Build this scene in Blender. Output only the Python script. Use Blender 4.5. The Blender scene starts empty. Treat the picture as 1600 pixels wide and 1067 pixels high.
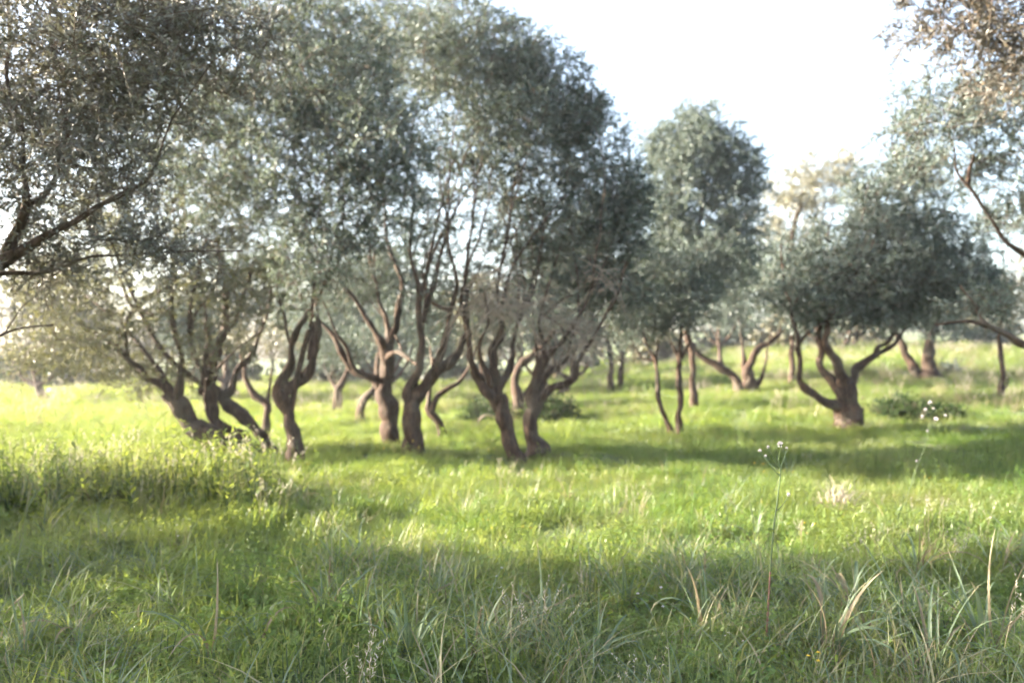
import bpy, math
import numpy as np
from mathutils import Vector

rng = np.random.default_rng(11)
scene = bpy.context.scene
C = scene.collection

# ------------------------------------------------------------------ camera
F = 1244.0                      # focal length in photograph pixels (28 mm on 36 mm)
HORIZON = 560.0
CAM_Z = 1.6
PITCH = math.atan((HORIZON - 533.5) / F)
cam_d = bpy.data.cameras.new('camera')
cam = bpy.data.objects.new('camera', cam_d)
C.objects.link(cam)
cam.location = (0, 0, CAM_Z)
cam.rotation_euler = (math.pi / 2 + PITCH, 0, 0)
cam_d.sensor_width = 36
cam_d.lens = 28
cam_d.clip_start = 0.1
cam_d.clip_end = 3000
cam_d.dof.use_dof = True
cam_d.dof.focus_distance = 3.3
cam_d.dof.aperture_fstop = 1.6
scene.camera = cam

# ------------------------------------------------------------------ sky and sun
SUN_EL = math.radians(20)
SUN_AZ = math.radians(-88)      # clockwise from +Y: the sun stands low on the left
world = bpy.data.worlds.new('World')
scene.world = world
world.use_nodes = True
wn = world.node_tree.nodes
bg = wn['Background']
sky = wn.new('ShaderNodeTexSky')
sky.sky_type = 'NISHITA'
sky.sun_disc = False
sky.sun_elevation = SUN_EL
sky.sun_rotation = SUN_AZ
sky.air_density = 1.0
sky.dust_density = 3.0
sky.ozone_density = 1.0
hs = wn.new('ShaderNodeHueSaturation')          # sky colour made paler and brighter, to read as overexposed
hs.inputs['Saturation'].default_value = 0.8
hs.inputs['Value'].default_value = 1.3
world.node_tree.links.new(sky.outputs[0], hs.inputs['Color'])
world.node_tree.links.new(hs.outputs[0], bg.inputs[0])
bg.inputs[1].default_value = 0.055
sun_d = bpy.data.lights.new('sun', 'SUN')
sun_d.energy = 5.0
sun_d.angle = math.radians(0.55)
sun_d.color = (1.0, 0.89, 0.72)
sun = bpy.data.objects.new('sun', sun_d)
C.objects.link(sun)
to_sun = Vector((math.sin(SUN_AZ) * math.cos(SUN_EL), math.cos(SUN_AZ) * math.cos(SUN_EL), math.sin(SUN_EL)))
sun.rotation_euler = (-to_sun).to_track_quat('-Z', 'Y').to_euler()
scene.view_settings.view_transform = 'Standard'
scene.view_settings.look = 'None'
scene.view_settings.gamma = 1
scene.view_settings.use_curve_mapping = False
scene.view_settings.exposure = 3.4
scene.cycles.max_bounces = 4
scene.cycles.transmission_bounces = 2
scene.cycles.diffuse_bounces = 2
scene.cycles.glossy_bounces = 1
scene.cycles.use_adaptive_sampling = True
scene.cycles.adaptive_threshold = 0.03
scene.cycles.adaptive_min_samples = 16
scene.cycles.volume_bounces = 0

# ------------------------------------------------------------------ helpers
def sstep(a, b, x):
    t = np.clip((np.asarray(x, float) - a) / (b - a), 0, 1)
    return t * t * (3 - 2 * t)

def ground(x, y):
    x = np.asarray(x, float); y = np.asarray(y, float)
    z = 0.075 * (np.logaddexp(0, (y - 14) * 0.8) / 0.8) * sstep(-4, 18, x) * (1 - 0.55 * sstep(30, 90, y))
    z = z + 0.05 * np.sin(x * 0.7 + 1.3) * np.sin(y * 0.55 + 0.4) + 0.03 * np.sin(x * 1.7 + y * 0.9) + 0.02 * np.sin(x * 2.9 - y * 2.3 + 1)
    return z

def unproj(px, py, depth):
    u = (np.asarray(px, float) - 800) / F
    v = (533.5 - np.asarray(py, float)) / F
    cy = math.cos(PITCH) - v * math.sin(PITCH)
    cz = math.sin(PITCH) + v * math.cos(PITCH)
    t = depth / cy
    return np.stack([u * t, cy * t, CAM_Z + cz * t], -1)

def ground_hit(px, py):
    for d in np.arange(2.5, 150, 0.05):
        p = unproj(px, py, d)
        if p[2] <= ground(p[0], p[1]):
            return p
    return unproj(px, py, 150)

def norm(v):
    return v / np.maximum(np.linalg.norm(v, axis=-1, keepdims=True), 1e-9)

class MB:
    """collects vertex and face arrays and links them as one mesh object"""
    def __init__(s):
        s.V = []; s.loops = []; s.sizes = []; s.rnd = []; s.mi = []; s.sm = []; s.n = 0
    def add(s, V, Fc, rnd=None, mi=0, smooth=False):
        V = np.asarray(V, float).reshape(-1, 3); Fc = np.asarray(Fc, int)
        s.V.append(V); s.loops.append((Fc + s.n).ravel())
        s.sizes.append(np.full(len(Fc), Fc.shape[1])); s.mi.append(np.full(len(Fc), mi)); s.sm.append(np.full(len(Fc), smooth))
        s.rnd.append(np.full(len(V), 0.5) if rnd is None else np.broadcast_to(rnd, (len(V),)))
        s.n += len(V)
    def mesh(s, name, mats):
        V = np.concatenate(s.V); L = np.concatenate(s.loops); S = np.concatenate(s.sizes)
        me = bpy.data.meshes.new(name)
        me.vertices.add(len(V)); me.vertices.foreach_set('co', V.astype(np.float32).ravel())
        me.loops.add(len(L)); me.loops.foreach_set('vertex_index', L.astype(np.int32))
        me.polygons.add(len(S))
        st = np.concatenate([[0], np.cumsum(S)[:-1]])
        me.polygons.foreach_set('loop_start', st.astype(np.int32))
        me.polygons.foreach_set('loop_total', S.astype(np.int32))
        for m in mats: me.materials.append(m)
        me.polygons.foreach_set('material_index', np.concatenate(s.mi).astype(np.int32))
        me.polygons.foreach_set('use_smooth', np.concatenate(s.sm).astype(bool))
        a = me.attributes.new('rnd', 'FLOAT', 'POINT')
        a.data.foreach_set('value', np.concatenate(s.rnd).astype(np.float32))
        me.update(calc_edges=True)
        return me
    def build(s, name, mats, parent=None):
        return link(name, s.mesh(name, mats), parent)

def link(name, me, parent=None):
    o = bpy.data.objects.new(name, me)
    C.objects.link(o)
    if parent is not None:
        o.parent = parent
        p = parent
        off = Vector((0, 0, 0))
        while p is not None:
            off += p.location; p = p.parent
        o.location = -off           # meshes are made in world coordinates; the thing's Empty stands at its base
    return o

def thing(name, label, cat, loc, group=None):
    o = bpy.data.objects.new(name, None)
    C.objects.link(o)
    o.location = loc
    o.empty_display_size = 0.3
    o['label'] = label; o['category'] = cat
    if group: o['group'] = group
    return o

def tube(P, R, k=12, wob=0.0, r=None, cap=True):
    """one tube along the points P with radii R"""
    P = np.asarray(P, float); R = np.asarray(R, float); n = len(P)
    r = r or rng
    T = norm(np.gradient(P, axis=0))
    N = np.zeros_like(P)
    ref = np.array([1.0, 0, 0]) if abs(T[0][0]) < 0.8 else np.array([0, 1.0, 0])
    N[0] = norm(ref - T[0] * ref.dot(T[0]))
    for i in range(1, n):
        v = N[i - 1] - T[i] * N[i - 1].dot(T[i]); N[i] = norm(v)
    B = np.cross(T, N)
    th = np.linspace(0, 2 * np.pi, k, endpoint=False)
    s = np.concatenate([[0], np.cumsum(np.linalg.norm(np.diff(P, axis=0), axis=1))])
    rad = np.ones((n, k))
    if wob:
        for kk, am in ((2, .7), (3, .7), (4, .5), (5, .4), (6, .3)):
            a, b = r.uniform(0, 6.28, 2); sp = r.uniform(-5, 5)
            rad += wob * am * np.sin(kk * th[None] + a + sp * s[:, None]) * (0.6 + 0.4 * np.sin(b + 6 * s[:, None]))
        for _ in range(int(3 + s[-1] * 5)):          # burrs and knots
            s0, t0 = r.uniform(0, s[-1]), r.uniform(0, 6.28)
            dth = np.angle(np.exp(1j * (th - t0)))
            rad += wob * r.uniform(-1.2, 2.2) * np.exp(-((s[:, None] - s0) / 0.07) ** 2 - (dth[None] / 0.6) ** 2)
    rr = R[:, None] * rad
    V = P[:, None] + rr[..., None] * (np.cos(th)[None, :, None] * N[:, None] + np.sin(th)[None, :, None] * B[:, None])
    V = V.reshape(-1, 3)
    i = np.arange(n - 1)[:, None] * k; j = np.arange(k)[None]; j2 = (j + 1) % k
    Fq = np.stack([i + j, i + j2, i + k + j2, i + k + j], -1).reshape(-1, 4)
    return V, Fq

def tubes(P, R, k=3):
    """many tubes at once: P (b, n, 3), R (b, n)"""
    b, n, _ = P.shape
    T = norm(np.gradient(P, axis=1))
    ref = norm(rng.normal(size=(b, 1, 3)))
    N = norm(np.cross(T, ref)); B = np.cross(T, N)
    th = np.linspace(0, 2 * np.pi, k, endpoint=False)
    V = P[:, :, None] + R[:, :, None, None] * (np.cos(th)[None, None, :, None] * N[:, :, None] + np.sin(th)[None, None, :, None] * B[:, :, None])
    bb = np.arange(b)[:, None, None] * (n * k); i = np.arange(n - 1)[None, :, None] * k; j = np.arange(k)[None, None]; j2 = (j + 1) % k
    Fq = np.stack([bb + i + j, bb + i + j2, bb + i + k + j2, bb + i + k + j], -1).reshape(-1, 4)
    return V.reshape(-1, 3), Fq

def spline(P, step):
    """Catmull-Rom through the rows of P (any columns; first three are xyz)"""
    P = np.asarray(P, float)
    Q = np.vstack([2 * P[0] - P[1], P, 2 * P[-1] - P[-2]])
    out = []
    for i in range(len(P) - 1):
        p0, p1, p2, p3 = Q[i:i + 4]
        m = max(2, int(np.linalg.norm((p2 - p1)[:3]) / step))
        t = np.linspace(0, 1, m, endpoint=False)[:, None]
        out.append(0.5 * (2 * p1 + (p2 - p0) * t + (2 * p0 - 5 * p1 + 4 * p2 - p3) * t ** 2 + (3 * p1 - p0 - 3 * p2 + p3) * t ** 3))
    out.append(P[-1:])
    return np.vstack(out)

# ------------------------------------------------------------------ materials
def mat(name):
    m = bpy.data.materials.new(name); m.use_nodes = True
    nt = m.node_tree
    for n in list(nt.nodes): nt.nodes.remove(n)
    return m, nt, nt.nodes.new('ShaderNodeOutputMaterial')

def ramp(nt, fac, cols):
    r = nt.nodes.new('ShaderNodeValToRGB')
    while len(r.color_ramp.elements) < len(cols): r.color_ramp.elements.new(0.5)
    for e, (p, c) in zip(r.color_ramp.elements, cols):
        e.position = p; e.color = (*c, 1)
    nt.links.new(fac, r.inputs[0])
    return r.outputs[0]

def mixc(nt, fac, a, b):
    m = nt.nodes.new('ShaderNodeMix'); m.data_type = 'RGBA'
    if isinstance(fac, (int, float)): m.inputs[0].default_value = fac
    else: nt.links.new(fac, m.inputs[0])
    for s, v in ((m.inputs[6], a), (m.inputs[7], b)):
        if isinstance(v, tuple): s.default_value = (*v, 1)
        else: nt.links.new(v, s)
    return m.outputs[2]

def noise(nt, scale, detail=3, vec=None, rough=0.5):
    n = nt.nodes.new('ShaderNodeTexNoise')
    n.inputs['Scale'].default_value = scale; n.inputs['Detail'].default_value = detail; n.inputs['Roughness'].default_value = rough
    if vec is not None: nt.links.new(vec, n.inputs['Vector'])
    return n.outputs['Fac']

def wpos(nt):
    return nt.nodes.new('ShaderNodeNewGeometry').outputs['Position']

def attr(nt, name='rnd'):
    a = nt.nodes.new('ShaderNodeAttribute'); a.attribute_name = name
    return a.outputs['Fac']

def leaf_mat(name, cols, back=None, trans=(0.2, 0.25, 0.05), tfac=0.4, gloss=0.08, patch=None, pscale=0.6):
    """leaf: diffuse on both sides (back may differ), light coming through, a little gloss; colour varies from leaf to leaf"""
    m, nt, out = mat(name)
    L = nt.links
    a = attr(nt)
    col = ramp(nt, a, cols)
    if patch:
        pn = ramp(nt, noise(nt, pscale, 3, wpos(nt)), [(0.42, (0, 0, 0)), (0.62, (1, 1, 1))])
        col = mixc(nt, pn, col, patch)
        pd = ramp(nt, noise(nt, pscale * .55, 4, wpos(nt), .65), [(0.46, (0, 0, 0)), (0.66, (.75, .75, .75))])
        col = mixc(nt, pd, col, (0.19, 0.17, 0.075))
    if back:
        g = nt.nodes.new('ShaderNodeNewGeometry')
        col = mixc(nt, g.outputs['Backfacing'], col, back)
    d = nt.nodes.new('ShaderNodeBsdfDiffuse'); L.new(col, d.inputs[0])
    t = nt.nodes.new('ShaderNodeBsdfTranslucent')
    tc = mixc(nt, 0.55, col, trans); L.new(tc, t.inputs[0])
    ms = nt.nodes.new('ShaderNodeMixShader'); ms.inputs[0].default_value = tfac
    L.new(d.outputs[0], ms.inputs[1]); L.new(t.outputs[0], ms.inputs[2])
    gl = nt.nodes.new('ShaderNodeBsdfGlossy'); gl.inputs['Roughness'].default_value = 0.45
    gl.inputs[0].default_value = (0.8, 0.8, 0.8, 1)
    m2 = nt.nodes.new('ShaderNodeMixShader'); m2.inputs[0].default_value = gloss
    L.new(ms.outputs[0], m2.inputs[1]); L.new(gl.outputs[0], m2.inputs[2])
    L.new(m2.outputs[0], out.inputs[0])
    return m

def bark_mat(name, dark, light, lichen, scale=1.0, bump=0.03):
    m, nt, out = mat(name)
    L = nt.links
    mp = nt.nodes.new('ShaderNodeMapping'); mp.inputs['Scale'].default_value = (scale * 14, scale * 14, scale * 3.2)
    L.new(wpos(nt), mp.inputs[0])
    n1 = noise(nt, 1.6, 6, mp.outputs[0], 0.65)
    c = ramp(nt, n1, [(0.3, dark), (0.52, tuple(0.5 * (a + b) for a, b in zip(dark, light))), (0.72, light)])
    pn = ramp(nt, noise(nt, 2.1, 5, wpos(nt), 0.6), [(0.5, (0, 0, 0)), (0.68, (1, 1, 1))])
    c = mixc(nt, pn, c, lichen)
    p = nt.nodes.new('ShaderNodeBsdfPrincipled')
    L.new(c, p.inputs['Base Color']); p.inputs['Roughness'].default_value = 0.85
    p.inputs['Specular IOR Level'].default_value = 0.25
    vo = nt.nodes.new('ShaderNodeTexVoronoi'); vo.feature = 'DISTANCE_TO_EDGE'; vo.inputs['Scale'].default_value = 1.4
    L.new(mp.outputs[0], vo.inputs['Vector'])
    mth = nt.nodes.new('ShaderNodeMath'); mth.operation = 'ADD'
    L.new(n1, mth.inputs[0]); L.new(vo.outputs[0], mth.inputs[1])
    b = nt.nodes.new('ShaderNodeBump'); b.inputs['Strength'].default_value = 1.0; b.inputs['Distance'].default_value = bump
    L.new(mth.outputs[0], b.inputs['Height']); L.new(b.outputs[0], p.inputs['Normal'])
    L.new(p.outputs[0], out.inputs[0])
    return m

M_bark = bark_mat('olive_bark', (0.010, 0.007, 0.005), (0.095, 0.058, 0.039), (0.080, 0.065, 0.052), bump=0.014)
M_twig = bark_mat('olive_branch_bark', (0.035, 0.025, 0.018), (0.13, 0.094, 0.070), (0.13, 0.115, 0.094), 2.0, 0.006)
M_dead = bark_mat('dead_twig_bark', (0.16, 0.125, 0.10), (0.34, 0.28, 0.23), (0.30, 0.26, 0.22), 3.0, 0.003)
OLIVE = [(0.0, (0.034, 0.052, 0.046)), (0.5, (0.055, 0.076, 0.064)), (0.95, (0.076, 0.098, 0.072)), (1.0, (0.14, 0.125, 0.06))]
M_olive = leaf_mat('olive_leaf', OLIVE, back=(0.125, 0.155, 0.148), trans=(0.13, 0.145, 0.06), tfac=0.26, gloss=0.02)
M_olive_brown = leaf_mat('olive_leaf_brownish', [(0, (0.035, 0.034, 0.027)), (0.6, (0.055, 0.048, 0.034)), (1, (0.10, 0.07, 0.04))], back=(0.085, 0.08, 0.07), trans=(0.11, 0.08, 0.035), tfac=0.15, gloss=0.03)
M_olive_grey = leaf_mat('olive_leaf_greyish', [(0, (0.055, 0.055, 0.048)), (0.6, (0.082, 0.080, 0.066)), (1, (0.13, 0.11, 0.07))], back=(0.14, 0.142, 0.13), trans=(0.14, 0.13, 0.06), tfac=0.22, gloss=0.05)
M_olive_mixed = leaf_mat('olive_leaf_sunlit_tone', [(0, (0.055, 0.065, 0.040)), (0.6, (0.085, 0.092, 0.052)), (1, (0.15, 0.135, 0.06))], back=(0.14, 0.15, 0.12), trans=(0.2, 0.19, 0.06), tfac=0.3, gloss=0.03)  # yellowish tone: sunlight on these leaves is put into the colour
M_olive_pale = leaf_mat('olive_leaf_pale', [(0, (0.08, 0.088, 0.052)), (0.6, (0.11, 0.11, 0.062)), (1, (0.16, 0.14, 0.075))], back=(0.17, 0.17, 0.13), trans=(0.2, 0.17, 0.07), tfac=0.3, gloss=0.08)
M_bush = leaf_mat('shade_darkened_shrub_leaf', [(0, (0.014, 0.028, 0.010)), (0.7, (0.026, 0.048, 0.015)), (1, (0.055, 0.075, 0.022))], trans=(0.06, 0.10, 0.015), tfac=0.2, gloss=0.015)  # dark green, with the shade over the bushes put into the colour
M_grass = leaf_mat('grass_blade', [(0, (0.055, 0.115, 0.030)), (0.5, (0.085, 0.165, 0.040)), (0.86, (0.13, 0.20, 0.055)), (0.93, (0.26, 0.22, 0.11)), (1, (0.33, 0.27, 0.15))], trans=(0.38, 0.42, 0.06), tfac=0.52, gloss=0.04, patch=(0.13, 0.20, 0.04), pscale=0.5)
M_herb = leaf_mat('herb_leaf', [(0, (0.04, 0.10, 0.022)), (0.5, (0.07, 0.155, 0.030)), (1, (0.12, 0.20, 0.04))], trans=(0.38, 0.43, 0.05), tfac=0.52, gloss=0.04, patch=(0.115, 0.20, 0.035), pscale=0.7)
M_strap = leaf_mat('strap_leaf', [(0, (0.10, 0.145, 0.085)), (0.6, (0.15, 0.195, 0.12)), (0.85, (0.22, 0.235, 0.14)), (1, (0.38, 0.32, 0.20))], trans=(0.22, 0.28, 0.07), tfac=0.35, gloss=0.025)
M_straw = leaf_mat('dry_straw', [(0, (0.15, 0.12, 0.075)), (0.6, (0.25, 0.205, 0.125)), (1, (0.36, 0.31, 0.21))], trans=(0.32, 0.26, 0.14), tfac=0.35, gloss=0.02)
M_plume = leaf_mat('pale_seed_head', [(0, (0.32, 0.28, 0.21)), (1, (0.50, 0.46, 0.38))], trans=(0.5, 0.45, 0.35), tfac=0.4, gloss=0.03)
M_white = leaf_mat('white_petal', [(0, (0.40, 0.36, 0.38)), (1, (0.55, 0.51, 0.53))], trans=(0.8, 0.75, 0.75), tfac=0.35, gloss=0.03)
M_yellow = leaf_mat('yellow_petal', [(0, (0.65, 0.40, 0.03)), (1, (0.75, 0.55, 0.05))], trans=(0.8, 0.5, 0.05), tfac=0.35, gloss=0.03)
M_stem = leaf_mat('green_stem', [(0, (0.06, 0.09, 0.04)), (1, (0.09, 0.125, 0.06))], tfac=0.1, gloss=0.02)
M_redstem = leaf_mat('reddish_stem', [(0, (0.13, 0.05, 0.035)), (1, (0.19, 0.085, 0.055))], trans=(0.2, 0.08, 0.05), tfac=0.15, gloss=0.1)

m, nt, out = mat('meadow_soil')
p = nt.nodes.new('ShaderNodeBsdfPrincipled'); p.inputs['Roughness'].default_value = 0.95
n1 = noise(nt, 0.35, 6, wpos(nt), 0.6); n2 = noise(nt, 9, 5, wpos(nt), 0.7)
c = ramp(nt, n1, [(0.35, (0.055, 0.095, 0.025)), (0.5, (0.085, 0.13, 0.035)), (0.68, (0.13, 0.13, 0.055))])
c2 = ramp(nt, n2, [(0.3, (0.045, 0.04, 0.022)), (0.7, (0.10, 0.13, 0.04))])
nt.links.new(mixc(nt, 0.45, c, c2), p.inputs['Base Color'])
b = nt.nodes.new('ShaderNodeBump'); b.inputs['Distance'].default_value = 0.06
nt.links.new(n2, b.inputs['Height']); nt.links.new(b.outputs[0], p.inputs['Normal'])
nt.links.new(p.outputs[0], out.inputs[0])
M_soil = m

# ------------------------------------------------------------------ ground
xs = np.concatenate([np.linspace(-900, -45, 20), np.linspace(-40, 40, 115), np.linspace(45, 900, 20)])
ys = np.concatenate([np.linspace(-120, -8, 8), np.linspace(-6, 70, 110), np.linspace(75, 1500, 26)])
X, Y = np.meshgrid(xs, ys)
V = np.stack([X, Y, ground(X, Y)], -1).reshape(-1, 3)
nx, ny = len(xs), len(ys)
i = np.arange(ny - 1)[:, None] * nx; j = np.arange(nx - 1)[None]
Fq = np.stack([i + j, i + j + 1, i + nx + j + 1, i + nx + j], -1).reshape(-1, 4)
mb = MB(); mb.add(V, Fq, smooth=True)
o = mb.build('ground', [M_soil]); o['kind'] = 'structure'

# ------------------------------------------------------------------ olive trees
def leaves(mb, P0, D, L, q, ll, lw, mi, spread=0.68):
    """q leaves along each twig (start P0, direction D, length L)"""
    n = len(P0)
    t = (np.arange(q) + rng.random((n, q))) / q * 0.9 + 0.1
    pos = P0[:, None] + D[:, None] * (L[:, None] * t)[..., None]
    pos[..., 2] -= 0.18 * (L[:, None] * t) ** 2 / np.maximum(L[:, None], .1) * 1.2
    ld = norm(0.55 * D[:, None] + spread * norm(rng.normal(size=(n, q, 3))))
    side = norm(np.cross(ld, rng.normal(size=(n, q, 3))))
    l = ll * rng.uniform(0.65, 1.25, (n, q)); w = lw * rng.uniform(0.75, 1.2, (n, q))
    a = pos; c_ = pos + ld * l[..., None]
    mid = pos + ld * (0.45 * l)[..., None]
    V = np.stack([a, mid + side * (w / 2)[..., None], c_, mid - side * (w / 2)[..., None]], 2).reshape(-1, 3)
    nl = n * q
    Fc = np.arange(nl * 4).reshape(nl, 4)
    mb.add(V, Fc, np.repeat(rng.random(nl), 4), mi)

BASES = []                      # where trunks meet the ground
def grow_tree(label, limbs, blobs, D=None, name='olive_tree', cat='olive tree', leafm=None, ll=0.065, lw=0.018, q=22, tw=5, nprim=8, group='olive trees of the grove', wob=0.13, twl=0.34, fine=True, barkm=None, brm=None, minz=0.9, dense=1.0, bdy=0.0, leafy0=1.0, fan=0):
    """limbs: (kind, dy_start, dy_end, [(px, py, half width px), ...]); blobs: (px, py, dy, rx px, rz px, ry m, count)"""
    leafm = leafm or M_olive
    barkm = barkm or M_bark
    brm = brm or M_twig
    p0 = limbs[0][3][0]
    if D is None:
        base = ground_hit(p0[0], p0[1] + 8); D = base[1]; BASES.append((base[0], base[1], p0[2] / F * D))
    else:
        base = unproj(p0[0], p0[1], D); base[2] = ground(base[0], base[1])
    root = thing(name, label, cat, tuple(base), group)
    nodes = []; dirs = []; rads = []
    trunk = None
    for kind, dy0, dy1, pts in limbs:
        n = len(pts)
        arr = []
        for q_, (px, py, hw) in enumerate(pts):
            f = q_ / max(1, n - 1)
            d = D + dy0 + (dy1 - dy0) * f
            P = unproj(px, py, d)
            thin_ = 1.0 if kind == 'trunk' else (1.0 if f < .15 else .92) - 0.55 * f
            arr.append([*P, hw / F * d * thin_])
        if kind == 'trunk':
            gz = float(ground(arr[0][0], arr[0][1]))
            b0 = list(arr[0]); b0[2] = gz + 0.02; b0[3] *= 1.3
            arr[0] = b0
            if arr[1][2] < gz + 0.1: arr[1][2] = gz + 0.18
            under = list(b0); under[2] = gz - 0.25; under[3] = b0[3] * 1.5
            arr = [under] + arr
        S = spline(arr, 0.06 if fine else 0.15)
        S[:, :3] += (0.012 if fine else 0.02) * np.sin(np.cumsum(np.ones(len(S)))[:, None] * rng.uniform(.3, .8, 3) + rng.uniform(0, 6, 3))
        s_ = np.concatenate([[0], np.cumsum(np.linalg.norm(np.diff(S[:, :3], axis=0), axis=1))])
        for fq, am in ((4.3, .010), (9.1, .010), (17.0, .007)):      # kinks, more where the wood is thick
            S[:, :3] += am * np.sin(s_[:, None] * fq * rng.uniform(.7, 1.3, 3) + rng.uniform(0, 6, 3)) * sstep(0, .5, s_)[:, None] * np.clip(S[:, 3:4] / .06, .4, 1.3)
        S[:, 3] *= 1 + .12 * np.sin(s_ * rng.uniform(5, 8) + rng.uniform(0, 6)) + .08 * np.sin(s_ * rng.uniform(13, 20) + rng.uniform(0, 6))
        S[:, 3] = np.maximum(S[:, 3], 0.006)
        mb = MB()
        V, Fq = tube(S[:, :3], S[:, 3], 14 if fine else 8, wob)
        mb.add(V, Fq, smooth=True)
        if kind == 'trunk':
            trunk = mb.build('trunk', [barkm], root)
        elif kind == 'root':
            mb.build('root', [barkm], root)
        else:
            mb.build('limb', [barkm], trunk)
        if kind == 'root': continue
        T = norm(np.gradient(S[:, :3], axis=0))
        k0 = int(len(S) * (0.6 if kind == 'trunk' else 0.3))
        for a in range(k0, len(S), 2):
            nodes.append(S[a, :3]); dirs.append(T[a]); rads.append(S[a, 3])
    # thin straight limbs fanning up from the forks into the crown
    for k in range(fan):
        s0 = int(rng.integers(0, len(nodes))); 
        if rads[s0] < .018: continue
        bl_ = blobs[int(rng.integers(0, len(blobs)))]
        dB = D + bl_[2] + bdy
        e = unproj(bl_[0] + rng.normal(0, bl_[3] * .45), bl_[1] + rng.normal(0, bl_[4] * .4), dB + rng.normal(0, .35))
        v_ = e - nodes[s0]; L_ = np.linalg.norm(v_)
        if L_ < .6 or L_ > 3.6 or v_[2] < .35 * L_: continue
        r0 = min(rads[s0] * .62, .012 + .011 * L_)
        c_ = nodes[s0] + dirs[s0] * L_ * .3 + rng.normal(0, .06, 3) * L_
        S = spline(np.array([[*nodes[s0], r0], [*(nodes[s0] * .45 + c_ * .35 + e * .2), r0 * .85], [*(c_ * .3 + e * .5 + nodes[s0] * .2 + rng.normal(0, .04, 3)), r0 * .65], [*e, r0 * .25]]), .12)
        mb = MB(); V, Fq = tube(S[:, :3], np.maximum(S[:, 3], .005), 7, .06); mb.add(V, Fq, smooth=True)
        mb.build('limb', [barkm], trunk)
        T = norm(np.gradient(S[:, :3], axis=0))
        for a in range(len(S) // 3, len(S)):
            nodes.append(S[a, :3]); dirs.append(T[a]); rads.append(S[a, 3])
    # attractors
    A = []; LF = []
    for bl_ in blobs:
        (px, py, dy, rx, rz, ry, cnt) = bl_[:7]
        leafy = leafy0 * (bl_[7] if len(bl_) > 7 else 1.0)
        cnt = int(cnt * dense)
        LF.append(np.full(cnt, leafy))
        d = D + dy + bdy
        c_ = unproj(px, py, d)
        u = norm(rng.normal(size=(cnt, 3))) * (rng.random((cnt, 1)) ** 0.42)
        ry = ry or rx / F * d * 0.85
        P = c_ + u * np.array([rx / F * d, ry, rz / F * d])
        A.append(P)
    A = np.vstack(A)
    gz = ground(A[:, 0], A[:, 1])
    LF = np.concatenate(LF)
    pm = rng.permutation(len(A)); pm = pm[A[pm, 2] > gz[pm] + minz]
    A = A[pm]; LF = LF[pm]
    NP = np.array(nodes); ND = np.array(dirs); NR = np.array(rads)
    dist = np.array([np.min(np.linalg.norm(NP - a, axis=1)) for a in A])
    prim = np.argsort(-dist)[:max(nprim * 4, 1)][::4]
    rest = np.array([k for k in np.argsort(dist) if k not in set(prim)], int)
    m = 8
    BP = []; BR = []
    cap = len(nodes) + len(A) * m
    NPb = np.zeros((cap, 3)); NDb = np.zeros((cap, 3)); NRb = np.zeros(cap)
    n = len(nodes); NPb[:n] = NP; NDb[:n] = ND; NRb[:n] = NR
    t = np.linspace(0, 1, m)[:, None]
    order = np.concatenate([prim, rest])
    for rank, k in enumerate(order):
        a = A[k]
        dv = a - NPb[:n]; dl = np.linalg.norm(dv, axis=1)
        cosang = np.einsum('ij,ij->i', dv, NDb[:n]) / np.maximum(dl, 1e-6)
        cost = dl * (1.25 - 0.35 * cosang + 0.5 * np.clip(-dv[:, 2] / np.maximum(dl, 1e-6), 0, 1))
        s = int(np.argmin(cost)); L = dl[s]; s0 = NPb[s]
        c1 = s0 + NDb[s] * L * 0.35 + np.array([0, 0, 0.05 * L]); c2 = a - norm(0.8 * dv[s] / max(L, 1e-6) + np.array([0, 0, 0.5 if rank < len(prim) else 0.15])) * L * 0.35
        P = (1 - t) ** 3 * s0 + 3 * (1 - t) ** 2 * t * c1 + 3 * (1 - t) * t ** 2 * c2 + t ** 3 * a
        P[1:-1] += rng.normal(size=(m - 2, 3)) * 0.022 * min(L, 1.4)
        r0 = min(NRb[s] * 0.75, 0.007 + (0.015 if rank < len(prim) else 0.0085) * L)
        R = r0 + (0.0035 - r0) * t[:, 0] ** 0.8
        BP.append(P); BR.append(np.maximum(R, 0.003))
        T = norm(np.gradient(P, axis=0))
        NPb[n:n + m - 1] = P[1:]; NDb[n:n + m - 1] = T[1:]; NRb[n:n + m - 1] = R[1:]
        n += m - 1
    BP = np.array(BP); BR = np.array(BR)
    if not fine: BP = BP[:, ::2]; BR = BR[:, ::2]
    mb = MB()
    V, Fq = tubes(BP, BR * (1.0 if fine else 1.4), 4 if fine else 3)
    mb.add(V, Fq, smooth=True)
    o = mb.build('branchwork', [brm], root); o['kind'] = 'stuff'
    # twigs and leaves
    mb = MB()
    nb = len(BP); mm = BP.shape[1]
    f = rng.uniform(0.45, 1.0, (nb, tw)) * (mm - 1)
    i0 = np.clip(f.astype(int), 0, mm - 2); fr = f - i0
    bi = np.arange(nb)[:, None]
    P0 = BP[bi, i0] * (1 - fr[..., None]) + BP[bi, i0 + 1] * fr[..., None]
    T = norm(BP[bi, i0 + 1] - BP[bi, i0])
    dirv = norm(0.55 * T + 0.85 * norm(rng.normal(size=T.shape)) + np.array([0, 0, 0.18]))
    L = twl * rng.uniform(0.6, 1.3, (nb, tw))
    keep = (rng.random((nb, tw)) < LF[order][:, None]).reshape(-1)
    P0 = P0.reshape(-1, 3)[keep]; dirv = dirv.reshape(-1, 3)[keep]; L = L.reshape(-1)[keep]
    tp = np.linspace(0, 1, 3)[None, :, None]
    TP = P0[:, None] + dirv[:, None] * L[:, None, None] * tp
    TP[..., 2] -= 0.2 * L[:, None] * tp[..., 0] ** 2
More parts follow.
